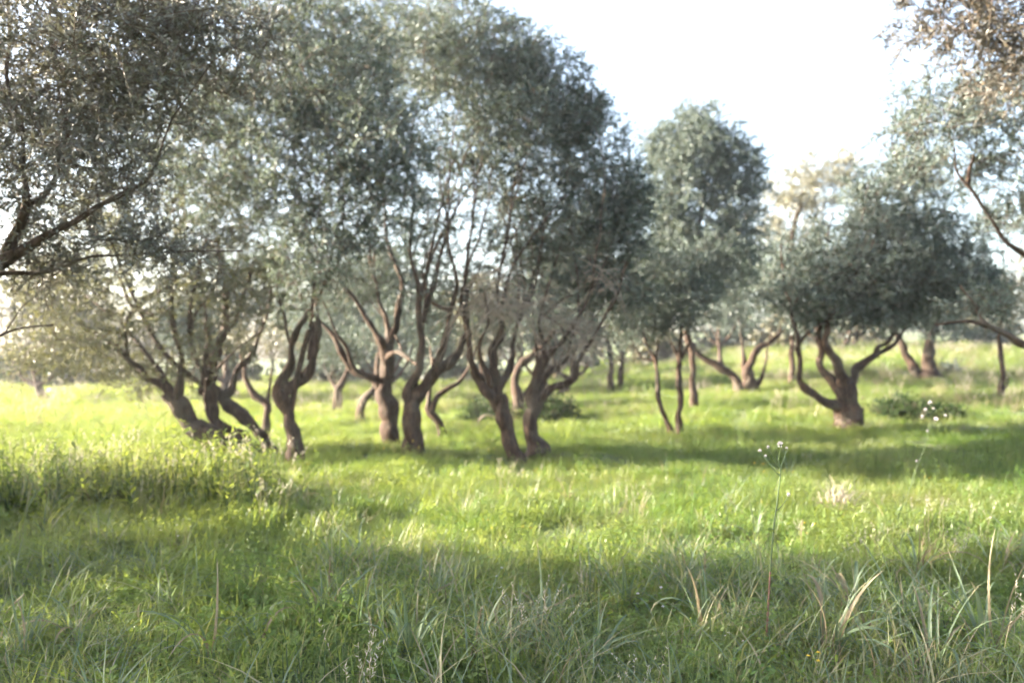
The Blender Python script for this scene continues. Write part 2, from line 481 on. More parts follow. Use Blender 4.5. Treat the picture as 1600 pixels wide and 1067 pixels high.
    if fine:
        V, Fq = tubes(TP[:, ::2], np.broadcast_to(np.array([0.0035, 0.0015]), (len(TP), 2)), 3)
        mb.add(V, Fq, mi=1)
    leaves(mb, P0, dirv, L, q, ll, lw, 0)
    o = mb.build('crown', [leafm, brm], root); o['kind'] = 'stuff'
    return root, D

# --- the leaning many-stemmed tree by the weeds
grow_tree('leaning olive tree with three dark slanting stems above the tall weeds', [
    ('trunk', 0, -0.1, [(366, 708, 13), (338, 688, 17), (303, 668, 16), (277, 632, 14), (262, 612, 8)]),
    ('limb', -0.1, -0.3, [(280, 634, 10), (250, 600, 7), (219, 579, 7), (182, 542, 6.5), (111, 501, 6), (67, 471, 5.5), (30, 452, 5), (-25, 432, 4)]),
    ('limb', -0.1, 0.6, [(268, 618, 7), (236, 562, 5), (186, 501, 4.5), (142, 468, 4), (110, 420, 3)]),
    ('limb', -0.1, -0.5, [(276, 630, 8), (282, 585, 5.5), (280, 538, 5.5), (266, 491, 6), (273, 447, 5.5), (270, 400, 4), (250, 330, 2.5)]),
    ('limb', -0.2, 0.5, [(266, 491, 5), (216, 485, 4.5), (189, 441, 4), (176, 405, 3), (160, 350, 2)]),
    ('trunk', 0.15, 0.3, [(399, 712, 9), (371, 677, 11), (336, 660, 9), (327, 616, 10), (332, 575, 10), (341, 545, 7), (352, 500, 5), (350, 440, 4), (340, 370, 2.5)]),
    ('limb', 0.3, 0.0, [(322, 600, 9), (321, 569, 6.5), (325, 525, 5.5), (322, 480, 4.5), (345, 430, 3.5), (350, 360, 2)]),
    ('trunk', 0.4, 0.3, [(430, 717, 8), (415, 692, 9), (388, 660, 9), (354, 626, 10), (328, 610, 11), (312, 606, 7)]),
    ('limb', 0.35, 0.7, [(345, 620, 9), (360, 610, 7), (368, 586, 6), (388, 562, 6), (401, 535, 5), (415, 495, 4.5), (428, 440, 3.5), (440, 370, 2)]),
    ('limb', 0.3, -0.3, [(348, 520, 5), (361, 508, 5), (378, 474, 4.5), (390, 430, 4), (402, 390, 3), (410, 330, 2)]),
], [(120, 525, -.2, 100, 45, 1.0, 55), (225, 580, 1.2, 85, 42, .7, 40), (260, 470, 0, 140, 70, 1.3, 70), (95, 440, 0, 110, 50, 1.2, 50),
    (340, 410, .2, 100, 90, 1.3, 60), (230, 330, .3, 140, 80, 1.4, 80), (400, 330, .2, 80, 80, 1.2, 45), (40, 560, 0, 55, 28, .8, 16), (310, 230, .3, 120, 90, 1.5, 70), (150, 240, .3, 110, 80, 1.4, 45), (330, 540, .3, 100, 50, .9, 60, .4), (420, 450, .6, 70, 80, .9, 70, .5), (180, 400, 0, 150, 80, 1.2, 90, .6), (120, 560, .8, 110, 35, .8, 40, .8), (300, 330, 0, 140, 110, 1.2, 80, .4)],
    q=16, tw=5, bdy=-.8, leafy0=.62, leafm=M_olive_mixed, nprim=24, fan=46, minz=0.35, dense=1.4, ll=.075, lw=.023)

# --- the S-shaped stem
grow_tree('olive tree with a single S-curved dark trunk beside the leaning stems', [
    ('trunk', 0, 0, [(464, 719, 11), (461, 683, 11.5), (447, 650, 11), (439, 613, 11), (441, 598, 9)]),
    ('limb', 0, -0.5, [(440, 606, 10), (443, 590, 8), (451, 569, 7), (457, 542, 6.5), (471, 505, 6), (491, 474, 6), (505, 447, 6), (520, 418, 6), (545, 380, 5), (580, 335, 4), (620, 280, 3), (650, 220, 2)]),
    ('limb', 0, 0.3, [(440, 612, 10), (457, 601, 10), (484, 582, 9), (493, 549, 8), (497, 515, 7.5), (494, 481, 6), (497, 440, 5), (506, 380, 4), (496, 300, 3), (485, 220, 2)]),
    ('limb', 0.2, 0.8, [(486, 560, 6), (489, 508, 4.5), (490, 464, 4.5), (486, 397, 4), (470, 320, 3), (450, 230, 2)]),
    ('limb', 0, 0.3, [(446, 590, 6), (458, 568, 4), (452, 530, 3.5), (440, 480, 3), (428, 410, 2.5), (410, 330, 2)]),
], [(470, 260, .2, 110, 100, 1.3, 80), (410, 150, .2, 120, 100, 1.6, 100), (520, 110, 0, 110, 100, 1.5, 110), (600, 210, -.3, 85, 90, 1.1, 55), (430, 30, .3, 120, 60, 1.5, 70), (300, 190, .6, 110, 90, 1.3, 70), (340, 300, .6, 100, 80, 1.2, 50, .7), (540, 320, 0, 80, 90, 1.0, 110, .45), (490, 410, .2, 80, 80, .9, 100, .4), (630, 300, 0, 50, 80, .8, 70, .3)],
    q=16, tw=5, bdy=-1.6, nprim=24, fan=46, twl=.36, dense=1.35, ll=.075, lw=.023)

# --- the two side by side with sunlit bark
grow_tree('olive tree with a sunlit brown trunk and a long limb sweeping left', [
    ('trunk', 0, 0, [(613, 692, 15), (611, 665, 13), (607, 640, 13), (600, 610, 12), (605, 585, 10)]),
    ('limb', 0, 0.2, [(603, 618, 11), (589, 596, 8), (568, 586, 8), (552, 579, 7.5), (535, 549, 6.5), (518, 525, 6), (501, 505, 5.5), (478, 478, 4.5), (455, 440, 3.5), (440, 400, 2.5)]),
    ('limb', 0, -0.4, [(585, 594, 6), (560, 582, 5), (549, 565, 5), (540, 540, 4.5), (523, 515, 4), (505, 470, 3)]),
    ('limb', 0, 0.5, [(604, 600, 10), (606, 570, 10), (608, 542, 10), (616, 515, 7), (623, 481, 6.5), (629, 447, 6), (618, 410, 5.5), (606, 380, 5), (598, 300, 4), (590, 220, 3), (595, 150, 2)]),
    ('limb', 0, -0.3, [(605, 570, 9), (599, 545, 8), (589, 525, 6), (575, 501, 6), (559, 474, 5.5), (535, 444, 5), (521, 424, 4.5), (505, 380, 3.5), (500, 320, 2.5)]),
    ('limb', 0.2, 1.0, [(607, 530, 7), (604, 500, 4.5), (592, 470, 4), (584, 430, 4), (578, 390, 3.5), (585, 330, 2.5)]),
    ('limb', -0.1, -0.9, [(607, 558, 6), (622, 550, 4.5), (640, 563, 4.5), (656, 572, 4)]),
], [(560, 190, 0, 100, 80, 1.4, 70), (640, 110, .2, 110, 90, 1.6, 110), (600, 320, .2, 80, 100, 1.0, 130, .25), (560, 440, .3, 80, 60, 1.0, 120, .3), (450, 420, 0, 50, 40, .8, 18), (590, 30, 0, 90, 50, 1.5, 60)],
    q=16, tw=5, bdy=.9, nprim=24, fan=46, twl=.36, dense=1.4, ll=.075, lw=.023)

grow_tree('olive tree with a lit grooved trunk splitting low into spreading limbs', [
    ('trunk', 0, 0, [(650, 711, 17), (646, 690, 14), (645, 660, 14.5), (645, 628, 15), (648, 606, 12)]),
    ('limb', 0, -0.2, [(645, 640, 9), (636, 612, 9), (646, 592, 8), (655, 575, 8), (659, 532, 8), (654, 481, 7), (651, 430, 6), (640, 390, 5), (646, 320, 4), (640, 230, 3), (655, 150, 2)]),
    ('limb', 0, 0.3, [(650, 622, 11), (663, 603, 11), (687, 579, 11), (714, 552, 10), (726, 530, 7), (730, 481, 6), (727, 430, 5), (735, 370, 4), (745, 290, 3), (760, 200, 2)]),
    ('limb', 0, -0.5, [(680, 586, 7), (687, 555, 6), (700, 515, 6), (707, 474, 5.5), (712, 430, 4.5), (700, 370, 4), (690, 290, 3), (680, 200, 2)]),
    ('limb', 0, 0.6, [(660, 500, 5), (668, 470, 5), (682, 440, 4), (690, 390, 3.5), (715, 320, 2.5), (725, 240, 2)]),
    ('limb', 0.1, 0.9, [(706, 485, 4), (690, 482, 4), (672, 468, 4), (662, 440, 3.5), (665, 390, 3), (670, 320, 2)]),
], [(690, 75, 0, 105, 85, 1.6, 120), (770, 105, .2, 85, 75, 1.4, 100), (730, 215, 0, 80, 70, 1.1, 40), (800, 190, 0, 80, 75, 1.2, 75), (690, 310, 0, 70, 110, .9, 150, .25), (690, 440, .3, 70, 70, .9, 120, .2)],
    q=16, tw=5, bdy=.5, nprim=24, fan=46, twl=.36, dense=1.4, ll=.075, lw=.023)

# --- the pair with dry twigs
T5, D5 = grow_tree('forked olive tree leaning left, pale dry twigs hanging in its fork', [
    ('trunk', 0, 0, [(808, 716, 14), (797, 690, 11), (789, 660, 12), (783, 635, 12), (777, 618, 9)]),
    ('limb', 0, -0.3, [(784, 640, 11), (770, 622, 10), (756, 608, 9.5), (743, 582, 8.5), (736, 556, 8), (733, 527, 7), (725, 496, 6), (722, 457, 5), (738, 400, 4), (760, 330, 3), (770, 260, 2)]),
    ('limb', 0, 0.3, [(779, 622, 9), (773, 578, 9), (771, 543, 9), (783, 521, 7), (782, 490, 6), (776, 450, 5), (790, 390, 4), (800, 310, 3), (820, 230, 2)]),
    ('limb', 0, 0.8, [(780, 606, 7), (794, 578, 6), (800, 553, 5.5), (803, 527, 5), (812, 500, 4.5), (830, 460, 4), (845, 400, 3), (850, 330, 2)]),
    ('limb', 0, -0.5, [(768, 616, 6), (766, 590, 6), (752, 566, 5), (750, 540, 4.5), (762, 500, 4), (756, 450, 3)]),
], [(850, 330, .3, 90, 80, 1.2, 65), (870, 170, .2, 75, 75, 1.3, 90), (820, 110, .2, 60, 55, 1.2, 60), (790, 390, 0, 75, 80, .9, 130, .3), (760, 470, .2, 60, 45, .8, 90, .12), (810, 270, .2, 80, 70, 1.2, 45)],
    q=16, tw=5, bdy=1.1, nprim=24, fan=46, twl=.36, dense=1.45, ll=.075, lw=.023)

T6, D6 = grow_tree('forked olive tree beside the dark bush, one limb reaching right above a surface root', [
    ('trunk', 0, 0, [(838, 709, 14), (831, 680, 12), (830, 655, 12), (836, 630, 13), (836, 615, 10)]),
    ('limb', 0, -0.2, [(834, 634, 10), (833, 607, 9), (840, 582, 9), (854, 559, 9), (868, 543, 6.5), (880, 531, 6), (890, 516, 6), (903, 495, 5), (918, 470, 4), (930, 410, 3.5), (940, 340, 3), (945, 270, 2)]),
    ('limb', 0, 0.4, [(842, 610, 6), (851, 591, 6), (866, 578, 6), (877, 567, 5.5), (887, 548, 5), (893, 530, 4), (905, 490, 3.5), (900, 420, 3), (890, 350, 2)]),
    ('limb', 0, -0.3, [(838, 634, 10), (848, 618, 8.5), (867, 604, 8), (884, 598, 8), (897, 589, 8.5), (899, 572, 8), (909, 557, 6), (930, 520, 4.5), (960, 470, 3.5), (980, 410, 2.5)]),
    ('limb', 0, 0.6, [(852, 560, 6), (850, 535, 5), (842, 505, 4.5), (850, 470, 4), (866, 420, 3.5), (880, 360, 2.5)]),
    ('root', 0, -0.25, [(846, 707, 6), (862, 712, 5), (884, 719, 4), (890, 726, 3)]),
], [(930, 270, .1, 75, 95, 1.3, 110), (905, 380, 0, 95, 70, 1.3, 95), (968, 370, 0, 45, 75, .9, 60), (985, 310, 0, 36, 70, .8, 42), (960, 450, 0, 55, 45, .8, 40), (905, 180, .1, 45, 50, .9, 35), (890, 450, -.2, 80, 40, .8, 45, .5), (870, 500, 0, 60, 30, .7, 36, .15)],
    q=16, tw=5, bdy=1.1, nprim=24, fan=46, twl=.36, dense=1.4, ll=.075, lw=.023)

def dead_twigs(root, D, spots):
    mb = MB()
    for (px, py, dx, dy, n) in spots:
        P0 = unproj(rng.normal(px, dx * .35, n), rng.normal(py, dy * .35, n), D + rng.normal(0, .3, n)[:])if False else np.array([unproj(a, b, D + c_) for a, b, c_ in zip(rng.normal(px, dx * .4, n), rng.normal(py, dy * .4, n), rng.normal(-.1, .3, n))])
        dirv = norm(rng.normal(size=(n, 3)) * np.array([1, .6, .5]) + np.array([0.3, 0, 0.1]))
        t = np.linspace(0, 1, 6)[None, :, None]
        L = rng.uniform(0.3, 0.9, n)[:, None, None]
        P = P0[:, None] + dirv[:, None] * L * t
        P[..., 2] -= (rng.uniform(0.2, 0.9, (n, 1)) * L[:, :, 0] * t[..., 0] ** 2)
        P[:, 1:-1] += rng.normal(size=(n, 4, 3)) * 0.02
        R = np.linspace(0.007, 0.002, 6)[None] * rng.uniform(.7, 1.5, (n, 1))
        V, Fq = tubes(P, R, 4); mb.add(V, Fq, smooth=True)
    o = mb.build('dead_twig_tangle', [M_dead], root); o['kind'] = 'stuff'
dead_twigs(T5, D5, [(745, 475, 40, 30, 60), (790, 480, 40, 30, 60), (770, 440, 40, 25, 40)])
dead_twigs(T6, D6, [(840, 480, 40, 30, 70), (880, 510, 50, 20, 70), (905, 540, 30, 20, 40), (930, 430, 40, 30, 30)])

# --- smaller trees seen between the main ones
grow_tree('small dark olive tree rising out of the bush behind the forked pair', [
    ('trunk', 0, 0, [(812, 640, 9), (808, 622, 8), (805, 600, 7), (812, 575, 6), (828, 555, 5), (848, 542, 4), (865, 520, 3)]),
    ('limb', 0, .3, [(812, 632, 7), (822, 612, 6), (836, 585, 5), (846, 560, 4), (842, 530, 3)]),
], [(865, 500, .3, 60, 35, 1.2, 40), (810, 500, .3, 50, 35, 1.2, 30)], q=12, tw=4, ll=.09, lw=.026, fine=False, nprim=4)
grow_tree('thin crooked olive with a bent knee trunk behind the grooved tree', [
    ('trunk', 0, 0, [(690, 679, 7), (684, 660, 7), (674, 645, 6.5), (671, 628, 4), (672, 600, 3), (676, 560, 2)]),
    ('limb', 0, .2, [(674, 646, 6), (681, 625, 5), (692, 612, 5), (714, 600, 5), (724, 588, 5), (734, 570, 4), (745, 540, 3)]),
], [(730, 510, .3, 50, 35, 1.0, 30), (680, 520, .3, 40, 35, 1.0, 22)], q=12, tw=4, ll=.08, lw=.024, fine=False, nprim=4)
grow_tree('small crooked olive with a low fork behind the leaning stems', [
    ('trunk', 0, 0, [(414, 674, 6), (418, 650, 6), (416, 632, 6), (400, 617, 5), (388, 600, 4), (384, 575, 3), (376, 545, 2)]),
    ('limb', 0, .2, [(416, 634, 5), (420, 610, 3.5), (424, 582, 3), (432, 550, 2)]),
], [(375, 530, .3, 50, 32, 1.0, 26), (432, 530, .3, 40, 30, 1.0, 20)], q=12, tw=4, ll=.08, lw=.024, fine=False, nprim=4, leafm=M_olive_pale)
grow_tree('distant olive with a short straight trunk and rounded bluish crown left of centre', [
    ('trunk', 0, 0, [(527, 637, 7), (527, 620, 6), (529, 606, 6), (538, 589, 4), (548, 565, 3)]),
    ('limb', 0, .2, [(528, 608, 4), (515, 592, 3.5), (506, 570, 3)]),
], [(540, 540, 0, 75, 40, 1.6, 120), (490, 500, .5, 70, 50, 1.6, 90), (600, 500, .5, 70, 50, 1.6, 90)], q=12, tw=4, ll=.11, lw=.034, fine=False, nprim=4)
grow_tree('dark slanting olive trunk standing in shade between two front trees', [
    ('trunk', 0, 0, [(564, 652, 8), (566, 635, 7), (573, 618, 6), (582, 605, 5), (590, 580, 4), (592, 550, 3)]),
], [(600, 525, .3, 60, 38, 1.2, 36)], q=12, tw=4, ll=.09, lw=.028, fine=False, nprim=4)
grow_tree('far olive with two straight slim trunks at the edge of the clearing', [
    ('trunk', 0, 0, [(956, 603, 5), (955, 580, 4.5), (954, 555, 4), (948, 530, 3)]),
    ('trunk', .2, .2, [(969, 603, 4.5), (970, 580, 4), (973, 555, 3.5), (980, 530, 3)]),
], [(960, 505, 0, 60, 36, 2, 60)], q=12, tw=4, ll=.14, lw=.05, twl=.5, fine=False, nprim=4, leafm=M_olive_pale)

# --- saplings
grow_tree('slender sapling with a thin curving stem, left of the straight sapling', [
    ('trunk', 0, 0, [(1047, 672, 4.5), (1041, 655, 4), (1033, 634, 3.8), (1027, 597, 3.4), (1023, 563, 3), (1014, 545, 2.2), (1006, 520, 1.5)]),
    ('limb', 0, .1, [(1023, 564, 2.4), (1010, 561, 2), (999, 553, 1.6), (985, 530, 1.2)]),
    ('limb', 0, .1, [(1023, 566, 2.4), (1028, 540, 2), (1030, 510, 1.5)]),
], [(1000, 490, 0, 58, 50, .8, 95), (1010, 430, .1, 55, 45, .8, 70)], q=20, tw=5, ll=.075, lw=.024, nprim=5, name='olive_sapling', wob=.05)
grow_tree('straight slim sapling with branches fanning from one point', [
    ('trunk', 0, 0, [(1064, 674, 5.5), (1062, 640, 5), (1061, 587, 4.6), (1062, 558, 4.6), (1063, 535, 3), (1066, 505, 2)]),
    ('limb', 0, .2, [(1062, 562, 3.4), (1050, 540, 2.6), (1042, 510, 2)]),
    ('limb', 0, -.2, [(1062, 562, 3.4), (1076, 538, 2.6), (1092, 522, 2)]),
], [(1060, 475, 0, 65, 48, .9, 100), (1075, 430, .1, 45, 36, .7, 36)], q=20, tw=5, ll=.075, lw=.024, nprim=5, name='olive_sapling', wob=.05)

# --- right half
grow_tree('dark low-forking olive with wide candelabra limbs in the middle distance', [
    ('trunk', 0, 0, [(1175, 607, 12), (1172, 596, 11), (1167, 583, 9), (1170, 572, 7), (1183, 548, 5), (1207, 531, 4), (1225, 510, 3)]),
    ('limb', 0, .3, [(1167, 590, 6), (1163, 570, 6), (1160, 545, 4), (1155, 515, 3)]),
    ('trunk', -.2, -.4, [(1154, 602, 7), (1150, 593, 7), (1131, 579, 6.5), (1115, 566, 5), (1091, 553, 4), (1075, 530, 3)]),
    ('limb', -.3, 0, [(1132, 580, 5), (1125, 556, 4.5), (1122, 535, 3.5), (1112, 515, 3)]),
    ('limb', 0, -.4, [(1182, 602, 4.5), (1190, 588, 3.5), (1196, 568, 3), (1200, 540, 2.5), (1205, 515, 2)]),
], [(1140, 455, 0, 125, 62, 2.4, 260), (1110, 400, 0, 85, 50, 1.8, 110), (1200, 420, 0, 70, 55, 1.6, 100)], q=16, tw=5, ll=.10, lw=.032, twl=.45, fine=False, nprim=8)
grow_tree('tall dome-crowned olive standing alone against the white sky', [
    ('trunk', 0, 0, [(1084, 600, 5.5), (1082, 575, 5), (1078, 550, 5), (1074, 500, 5), (1076, 450, 5), (1084, 400, 4.5), (1095, 340, 3.5), (1100, 280, 2.5)]),
    ('limb', 0, .3, [(1075, 470, 5), (1058, 420, 4), (1050, 360, 3), (1048, 300, 2)]),
    ('limb', 0, -.3, [(1078, 440, 4.5), (1105, 400, 3.5), (1130, 350, 3), (1150, 300, 2)]),
], [(1085, 240, 0, 66, 62, 1.3, 150), (1050, 300, 0, 52, 70, 1.2, 110), (1145, 285, 0, 54, 60, 1.1, 120), (1095, 400, 0, 105, 60, 1.5, 210), (1045, 430, 0, 80, 55, 1.2, 110), (1130, 220, 0, 40, 35, .8, 26), (1038, 230, 0, 38, 45, .8, 30), (1172, 260, 0, 24, 40, .6, 16), (1085, 185, 0, 48, 26, .8, 26), (1100, 340, 0, 90, 40, 1.2, 60, .7), (1035, 360, 0, 50, 45, .9, 40), (1150, 360, 0, 45, 45, .9, 40)],
    q=20, tw=5, ll=.09, lw=.028, twl=.4, nprim=10, fine=False, D=21, dense=1.3)
grow_tree('sturdy olive with thick short trunk and curved candelabra limbs, right of centre', [
    ('trunk', 0, 0, [(1326, 661, 20), (1325, 645, 17), (1325, 625, 17), (1321, 605, 16), (1317, 592, 11)]),
    ('limb', 0, -.3, [(1320, 642, 11), (1306, 634, 9), (1283, 624, 8.5), (1262, 611, 8), (1250, 590, 7), (1249, 558, 6.5), (1246, 532, 6), (1238, 490, 5), (1225, 440, 4), (1220, 380, 2.5)]),
    ('limb', 0, .3, [(1318, 612, 10), (1302, 600, 8.5), (1288, 580, 8), (1282, 561, 8), (1284, 542, 7.5), (1279, 519, 7), (1275, 470, 5.5), (1290, 400, 4), (1300, 330, 3)]),
    ('limb', 0, -.2, [(1320, 602, 11), (1314, 585, 9.5), (1306, 564, 8.5), (1290, 538, 8), (1291, 513, 7), (1310, 470, 6), (1340, 420, 5), (1360, 350, 4), (1375, 290, 2.5)]),
    ('limb', 0, 0.2, [(1326, 616, 9), (1332, 594, 7.5), (1338, 576, 8), (1356, 565, 7), (1370, 553, 6.5), (1391, 541, 5), (1402, 532, 4.5), (1425, 490, 4), (1450, 440, 3), (1465, 390, 2)]),
    ('limb', 0.1, .6, [(1368, 556, 6), (1371, 543, 4.5), (1387, 534, 4), (1400, 510, 3.5), (1410, 450, 3), (1400, 380, 2)]),
    ('root', 0, -.2, [(1332, 650, 8), (1340, 658, 7), (1346, 668, 5)]),
], [(1335, 410, 0, 105, 80, 1.7, 185), (1450, 400, 0, 95, 70, 1.5, 150), (1250, 445, 0, 70, 58, 1.2, 75), (1395, 310, 0, 78, 60, 1.4, 105), (1480, 465, 0, 75, 40, 1.2, 60), (1310, 490, 0, 95, 28, 1.2, 50), (1430, 255, 0, 45, 30, .9, 25), (1390, 480, 0, 70, 35, 1.1, 40), (1530, 440, .2, 40, 40, .8, 25)],
    q=20, tw=5, ll=.09, lw=.028, nprim=16, twl=.38, dense=1.25, fan=26)
grow_tree('pale golden sunlit olive crown behind the sturdy tree', [
    ('trunk', 0, 0, [(1236, 570, 4.5), (1238, 530, 4), (1242, 480, 4), (1236, 420, 5), (1240, 360, 4), (1255, 300, 3)]),
    ('limb', 0, .2, [(1238, 440, 4), (1222, 400, 3.5), (1215, 350, 2.5)]),
    ('limb', 0, -.2, [(1238, 430, 4), (1256, 390, 3.5), (1280, 330, 2.5)]),
], [(1268, 285, 0, 72, 46, 1.6, 120), (1228, 350, 0, 62, 60, 1.5, 120), (1315, 272, 0, 45, 38, 1.3, 50), (1240, 430, 0, 65, 50, 1.4, 80)],
    q=16, tw=5, ll=.10, lw=.03, twl=.42, fine=False, nprim=6, leafm=M_olive_pale, D=27)  # sun on this crown is put into its pale leaf colour
grow_tree('far two-stemmed olive on the slope behind the dark bush', [
    ('trunk', 0, 0, [(1453, 584, 14), (1450, 568, 11), (1449, 550, 9), (1455, 525, 6), (1470, 500, 4)]),
    ('trunk', .2, .3, [(1432, 580, 8), (1424, 568, 6.5), (1414, 552, 6), (1407, 535, 5), (1395, 510, 3)]),
], [(1440, 495, 0, 90, 34, 2.2, 90), (1500, 455, 0, 70, 45, 2, 70)], q=14, tw=5, ll=.11, lw=.036, twl=.5, fine=False, nprim=6)
grow_tree('thin bare-stemmed young olive on the sunny slope near the frame edge', [
    ('trunk', 0, 0, [(1562, 617, 4.5), (1567, 590, 4), (1564, 560, 4), (1560, 530, 3), (1566, 500, 2)]),
    ('limb', 0, .1, [(1563, 610, 3), (1571, 602, 2.5), (1577, 588, 1.5)]),
], [(1570, 480, 0, 45, 42, 1.0, 60), (1590, 440, 0, 40, 40, 1, 30)], q=16, tw=5, ll=.085, lw=.026, fine=False, nprim=4, leafm=M_olive_pale, name='olive_sapling')

# --- the near trees whose trunks stand outside the frame
grow_tree('near olive tree overhanging the upper right corner with bluish leafy sprays', [
    ('trunk', 0, 0, [(1900, 760, 26), (1885, 680, 22), (1850, 590, 20), (1800, 520, 17)]),
    ('limb', 0, -.3, [(1830, 560, 13), (1740, 560, 11), (1660, 556, 9.5), (1600, 539, 8.5), (1569, 519, 7.5), (1535, 508, 7), (1496, 503, 5), (1460, 505, 3)]),
    ('limb', -.2, 0.2, [(1540, 510, 5), (1530, 495, 4.5), (1524, 478, 4), (1500, 445, 3)]),
    ('limb', 0, -1.0, [(1810, 530, 14), (1720, 480, 9), (1640, 425, 7), (1600, 398, 5.5), (1568, 372, 5), (1540, 330, 4.5), (1505, 282, 4), (1490, 235, 3), (1478, 190, 2)]),
    ('limb', -.7, -.9, [(1510, 290, 3), (1522, 240, 2.5), (1530, 180, 2)]),
    ('limb', 0, -1.0, [(1805, 530, 14), (1780, 400, 10), (1720, 250, 8), (1660, 130, 6), (1600, 60, 4.5), (1550, 30, 3)]),
    ('limb', -.4, .3, [(1770, 370, 8), (1690, 310, 6), (1630, 270, 4), (1590, 230, 3)]),
], [(1490, 165, -.9, 80, 65, 1.0, 60), (1545, 250, -.5, 60, 60, 1.0, 42), (1440, 205, -.9, 50, 40, .8, 24), (1590, 330, -.3, 40, 60, .9, 40), (1580, 160, -.6, 60, 60, 1.0, 45), (1540, 475, 0, 50, 30, .8, 26), (1720, 250, 0, 110, 160, 1.6, 110), (1850, 250, 0, 120, 160, 1.6, 80)],
    q=19, tw=4, nprim=10, D=11, dense=1.3)
grow_tree('brown-leaved olive bough hanging in from the top right corner', [
    ('trunk', 0, 0, [(2050, 900, 30), (2040, 700, 25), (2000, 450, 22), (1930, 200, 17)]),
    ('limb', 0, 0.3, [(1980, 380, 15), (1850, 180, 11), (1740, 110, 8), (1650, 85, 6.5), (1590, 75, 5), (1540, 60, 4), (1480, 30, 2.5)]),
    ('limb', 0, -.2, [(1940, 250, 12), (1830, 60, 9), (1720, -20, 6), (1620, -10, 4)]),
], [(1530, 40, .2, 95, 50, .9, 42), (1480, 15, .2, 75, 40, .8, 24), (1590, 85, .2, 60, 65, .9, 26), (1720, 40, 0, 140, 120, 1.2, 70), (1900, 60, 0, 140, 140, 1.3, 60)],
    q=18, tw=4, nprim=8, D=7.5, leafm=M_olive_brown)
grow_tree('near olive tree overhanging the upper left with a thick rising limb', [
    ('trunk', 0, 0, [(-330, 840, 28.8), (-300, 720, 24.5), (-240, 600, 21.6), (-170, 520, 18.7)]),
    ('limb', 0, -.2, [(-200, 560, 15.8), (-90, 490, 13.7), (-10, 420, 12.2), (28, 355, 10.8), (45, 300, 7.9), (28, 200, 6.5), (14, 100, 5.8), (8, -20, 4.3)]),
    ('limb', -.1, .1, [(0, 410, 9.4), (60, 372, 7.2), (120, 345, 6.5), (175, 315, 5.8), (225, 280, 4.7), (255, 225, 3.6), (290, 160, 2.9), (330, 90, 1.8)]),
    ('limb', 0, .3, [(-60, 470, 8.6), (0, 430, 5.0), (60, 424, 4.0), (130, 407, 3.6), (210, 397, 3.2), (290, 395, 2.5), (380, 388, 1.4)]),
    ('limb', .1, -.4, [(30, 330, 6.5), (80, 290, 4.3), (110, 230, 3.6), (85, 130, 3.2), (80, 20, 2.9)]),
    ('limb', .1, .6, [(-100, 500, 7.2), (-30, 535, 4.3), (10, 522, 3.2), (40, 512, 2.5), (80, 506, 1.4)]),
], [(55, 110, 0, 150, 110, 1.1, 130), (210, 130, 0, 120, 110, 1.0, 90), (120, 265, 0, 130, 55, .9, 60), (330, 70, .1, 120, 80, 1.0, 70), (40, 330, 0, 90, 40, .8, 28), (-150, 150, 0, 170, 190, 1.5, 120), (170, 20, 0, 160, 60, 1.0, 70), (60, 420, .3, 80, 30, .6, 24), (230, 380, .2, 130, 26, .5, 26)],
    q=16, tw=5, nprim=16, D=5.7, ll=.05, lw=.015, dense=1.2, twl=.29, leafm=M_olive_grey)

# --- the grove goes on outside the frame; these cast the long shadows over the foreground
def plain_tree(label, x, y, h, w, leafm=None, n=200, q=10, tw=4, ll=.13, lw=.05, twl=.5, trunks=1, group='olive trees of the grove', stem=1.6):
    g = float(ground(x, y))
    s = F / y
    def pix(X_, Z_): return (800 + X_ * s, HORIZON - (Z_ - CAM_Z) * s)
    limbs = []
    for k in range(trunks):
        xx = x + (k - (trunks - 1) / 2) * 0.5; lean = rng.uniform(-.35, .35)
        a = [(xx, 0, .19), (xx + lean * .3, stem * .5, .15), (xx + lean, stem, .13), (xx + lean * 1.3, stem + h * .2, .08), (xx + lean * .9, h * .75, .04)]
        limbs.append(('trunk', k * .3, k * .3 + rng.uniform(-.3, .3), [(*pix(X_, g + Z_), r * s) for X_, Z_, r in a]))
        for sg in (-1, 1):
            b_ = [(xx + lean * .8, stem * .85, .10), (xx + lean + sg * w * .22, stem + .4, .075), (xx + lean + sg * w * .4, stem + h * .3, .04), (xx + sg * w * .5, h * .72, .02)]
            limbs.append(('limb', k * .3, k * .3 + rng.uniform(-.8, .8), [(*pix(X_, g + Z_), r * s) for X_, Z_, r in b_]))
    bl = []
    ch = h - stem
    for k in range(5):
        bx = x + rng.uniform(-.5, .5) * w; bz = stem + ch * rng.uniform(.35, .72)
        px, py = pix(bx, g + bz)
        bl.append((px, py, rng.uniform(-.35, .35) * w, w * .48 * s, ch * .34 * s, w * .5, n // 5))
    return grow_tree(label, limbs, bl, D=y, q=q, tw=tw, ll=ll, lw=lw, twl=twl, fine=False, nprim=6, leafm=leafm, group=group)

plain_tree('broad low olive tree outside the left frame edge, level with the tall weeds', -12.0, 8.2, 3.7, 1.7, n=140, stem=1.0)
plain_tree('olive tree outside the left frame edge, in front of the broad low one', -11.2, 6.7, 4.0, 1.6, n=140, stem=1.1)
plain_tree('olive tree outside the left frame edge, nearest of them to the viewer', -9.8, 5.3, 5.6, 1.7, n=150, stem=1.3)
plain_tree('slim olive tree outside the left frame edge, closest beside the viewer', -8.0, 3.6, 4.8, 1.5, n=230, stem=1.2)

